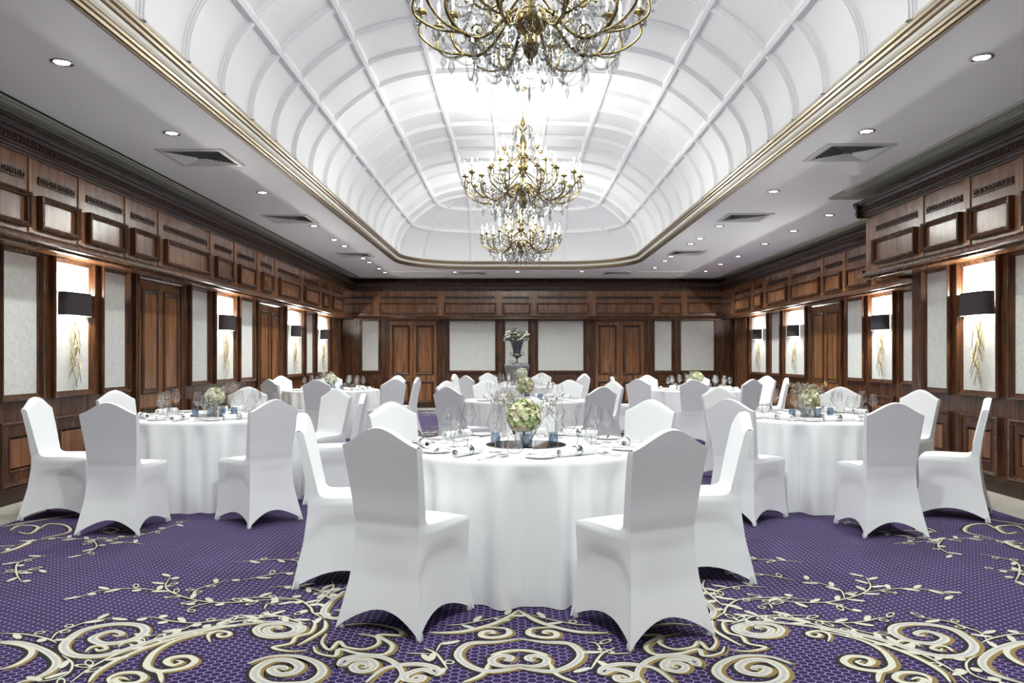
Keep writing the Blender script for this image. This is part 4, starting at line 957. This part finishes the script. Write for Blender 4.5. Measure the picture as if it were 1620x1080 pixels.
for ti, (t, (tx, ty, tn)) in enumerate(TABLES.items()):
    tb = make_table(11+ti); tb.location = (tx, ty, 0)
    tag(tb, 'round table in floor-length white cloth, the '+tn, 'table', 'round banquet tables')
    z = HT+.001; far = t in ('FL','FR','FC'); rd = random.Random(40+ti)
    put('mirror_plate', ME['mirror'], tx+.01, ty-.02, z, 0, 'dark round mirror plate on the '+tn, 'mirror plate', 'mirror plates under the centrepieces')
    cols, R, cn = HY[t]
    hz = {'T1': .175, 'MM': .185, 'FC': .23, 'TL': .175, 'TR': .155, 'FR': .20}.get(t, .17)
    put('glass_vase', ME['vase'], tx-.005, ty-.01, z+.004, 0, 'clear glass vase holding the flowers on the '+tn, 'vase', 'glass vases on the tables')
    put('hydrangea', petals_mesh(60+ti, R, cols), tx-.005, ty-.01, z+hz, rd.uniform(0, 6), '%s hydrangea head in the vase on the %s' % (cn, tn), 'flower', 'hydrangeas on the tables')
    gm = 'gyp_pink' if t in ('TL',) else 'gyp'
    gx = {'TL': .10, 'TR': -.03, 'T1': -.06}.get(t, -.05)
    put('gypsophila_sprig', gyp_mesh(80+ti, gm, .22 if t == 'T1' else .19, 40, (-.04, .02) if t != 'TL' else (.02, 0)), tx+gx, ty+.035, z+.10, 0, 'airy sprig of tiny flowers beside the vase, '+tn, 'flowers', 'sprigs on the tables')
    if t in ('T1','TR'): put('gypsophila_sprig', gyp_mesh(90+ti, gm, .20, 30, (.04, .0)), tx+.05, ty+.05, z+.08, 1, 'second airy sprig, right of the hydrangea, '+tn, 'flowers', 'sprigs on the tables')
    for k, (dx, dy, wn) in enumerate(((-.175,-.04,'left of'),(.175,-.03,'right of'),(.012,-.155,'in front of'),(.0,.15,'behind'))):
        put('tealight_holder', ME['tea'], tx+dx, ty+dy, z+.004, k, 'blue glass tealight holder %s the vase, %s' % (wn, tn), 'tealight holder', 'blue tealight holders on the tables')
    for si, (a, nm) in enumerate(SEATS[t]):
        d = Vector((math.cos(a), math.sin(a))); inn = -d; right = Vector((-inn.y, inn.x))*-1   # diner's right when looking at the centre
        left = -right; face = math.atan2(-inn.x, inn.y)     # rz so local +y points to the table centre
        def W_(r_, s_): p = d*r_+right*s_; return tx+p.x, ty+p.y
        pl = 'at the %s place, %s' % (nm, tn)
        x, y = W_(.60, -.22); put('side_plate', ME['plate'], x, y, z, 0, 'white side plate '+pl, 'plate', 'side plates on the tables')
        put('butter_knife', ME['butter_knife'], x, y, z+.012, face+.5, 'butter knife on the side plate '+pl, 'knife', 'butter knives on the tables')
        x, y = W_(.61, 0); rot = face+(PI/2*1.0 if nm == 'front left' and t in ('T1','TL') else rd.uniform(-.15, .15))
        np_ = nap0[0] if napfirst[0] else copy_tree(nap0[0], (0,0,0)); napfirst[0] = False
        np_.location = (x, y, z); np_.rotation_euler = (0,0,rot); tag(np_, 'rolled white ringed napkin '+pl, 'napkin', 'rolled napkins on the tables')
        x, y = W_(.43, .06); put('wine_glass', ME['wine_a'], x, y, z, 0, 'taller wine glass '+pl, 'wine glass', 'wine glasses on the tables')
        x, y = W_(.50, .155); put('wine_glass', ME['wine_b'], x, y, z, 0, 'shorter wine glass '+pl, 'wine glass', 'wine glasses on the tables')
        x, y = W_(.40, .165) if far else W_(.41, .175); put('water_tumbler', ME['tumbler'], x, y, z, 0, 'stemless round water glass '+pl, 'glass', 'water glasses on the tables')
        x, y = W_(.66, .16); put('table_knife', ME['table_knife'], x, y, z, face+rd.uniform(-.1,.1), 'long steel table knife '+pl, 'knife', 'table knives on the tables')
        if not far:
            x, y = W_(.64, .205); put('spoon', ME['spoon'], x, y, z, face+rd.uniform(-.1,.1), 'steel spoon '+pl, 'spoon', 'spoons on the tables')
            x, y = W_(.55, -.125); put('dinner_fork', ME['dinner_fork'], x, y, z, face+rd.uniform(-.2,.1), 'steel fork '+pl, 'fork', 'forks on the tables')
# ------------------------------------------------------------------ pedestal, urn and flowers at the back wall
px_, py_ = .06, 19.35; k_ = F/py_
zt_ = HC-(576.5-565.5)/k_
b = MB(); n = 64; rows = []
for q, zz, am in ((.001,zt_,0),(.20,zt_,0),(.305,zt_,0),(.318,zt_-.012,0),(.312,zt_-.05,.01),(.27,zt_-.22,.03),(.235,zt_-.45,.05),(.235,.5,.06),(.27,.2,.06),(.31,.01,.07)):
    rows.append([(q*(1+am*math.sin(8*2*PI*i/n))*math.cos(2*PI*i/n), q*(1+am*math.sin(8*2*PI*i/n))*math.sin(2*PI*i/n), zz) for i in range(n)])
b.sheet(rows, 'pedcloth', True)
tag(b.build('draped_pedestal', None, True, (px_, py_, 0)), 'tall round pedestal in a grey stretch cloth before the back wall', 'pedestal')
u = empty('silver_urn', (px_, py_, zt_+.001))
b = MB(); b.lathe([(.001,.0),(.13,.0),(.135,.012),(.10,.022),(.04,.035),(.022,.06),(.018,.13),(.028,.155),(.05,.17),(.09,.19),(.115,.215),(.118,.24),(.10,.262),(.085,.275)], 32, 'urn'); b.build('foot', u, True)
b = MB(); b.lathe([(.085,.27),(.088,.285),(.105,.36),(.135,.47),(.165,.56),(.175,.585),(.165,.59),(.15,.57),(.10,.40)], 32, 'urn'); b.build('bowl', u, 40)
for sg in (-1, 1):
    b = MB(); b.tube([(sg*.10,0,.30),(sg*.155,0,.30),(sg*.165,0,.25),(sg*.13,0,.215),(sg*.11,0,.23)], .009, 8, 'urn'); b.build('handle', u, True)
tag(u, 'tall silver trumpet urn standing on the draped pedestal', 'urn')
rd = random.Random(9); b = MB()
for i in range(150):
    a = rd.uniform(0, 2*PI); q = .33*math.sqrt(rd.random()); top = .30*math.sqrt(max(.05, 1-(q/.36)**2)); c = Vector((q*math.cos(a), q*math.sin(a)*.8, rd.uniform(-.02, 1)*top)); s_ = rd.uniform(.035, .06)
    b.tube([(0,0,-.06), c], .002, 4, 'stem', False)
    if i % 2: b.octa(tuple(c), .032, 'pet_white', .026, 6); b.octa((c.x+.02, c.y-.01, c.z+.015), .02, 'pet_white', .02, 5)
    else:
        for k in range(5):
            th = 2*PI*k/5+a; up = Vector((math.cos(th), math.sin(th), .4))*s_; sd = Vector((-math.sin(th), math.cos(th), 0))*s_*.6
            b.add([c, c+up*.6+sd, c+up, c+up*.6-sd], [(0,1,2,3)], 'leaf')
tag(b.build('flower_arrangement', None, False, (px_, py_, zt_+.60), recalc=False), 'white flowers and dark foliage arranged in the silver urn', 'flowers')
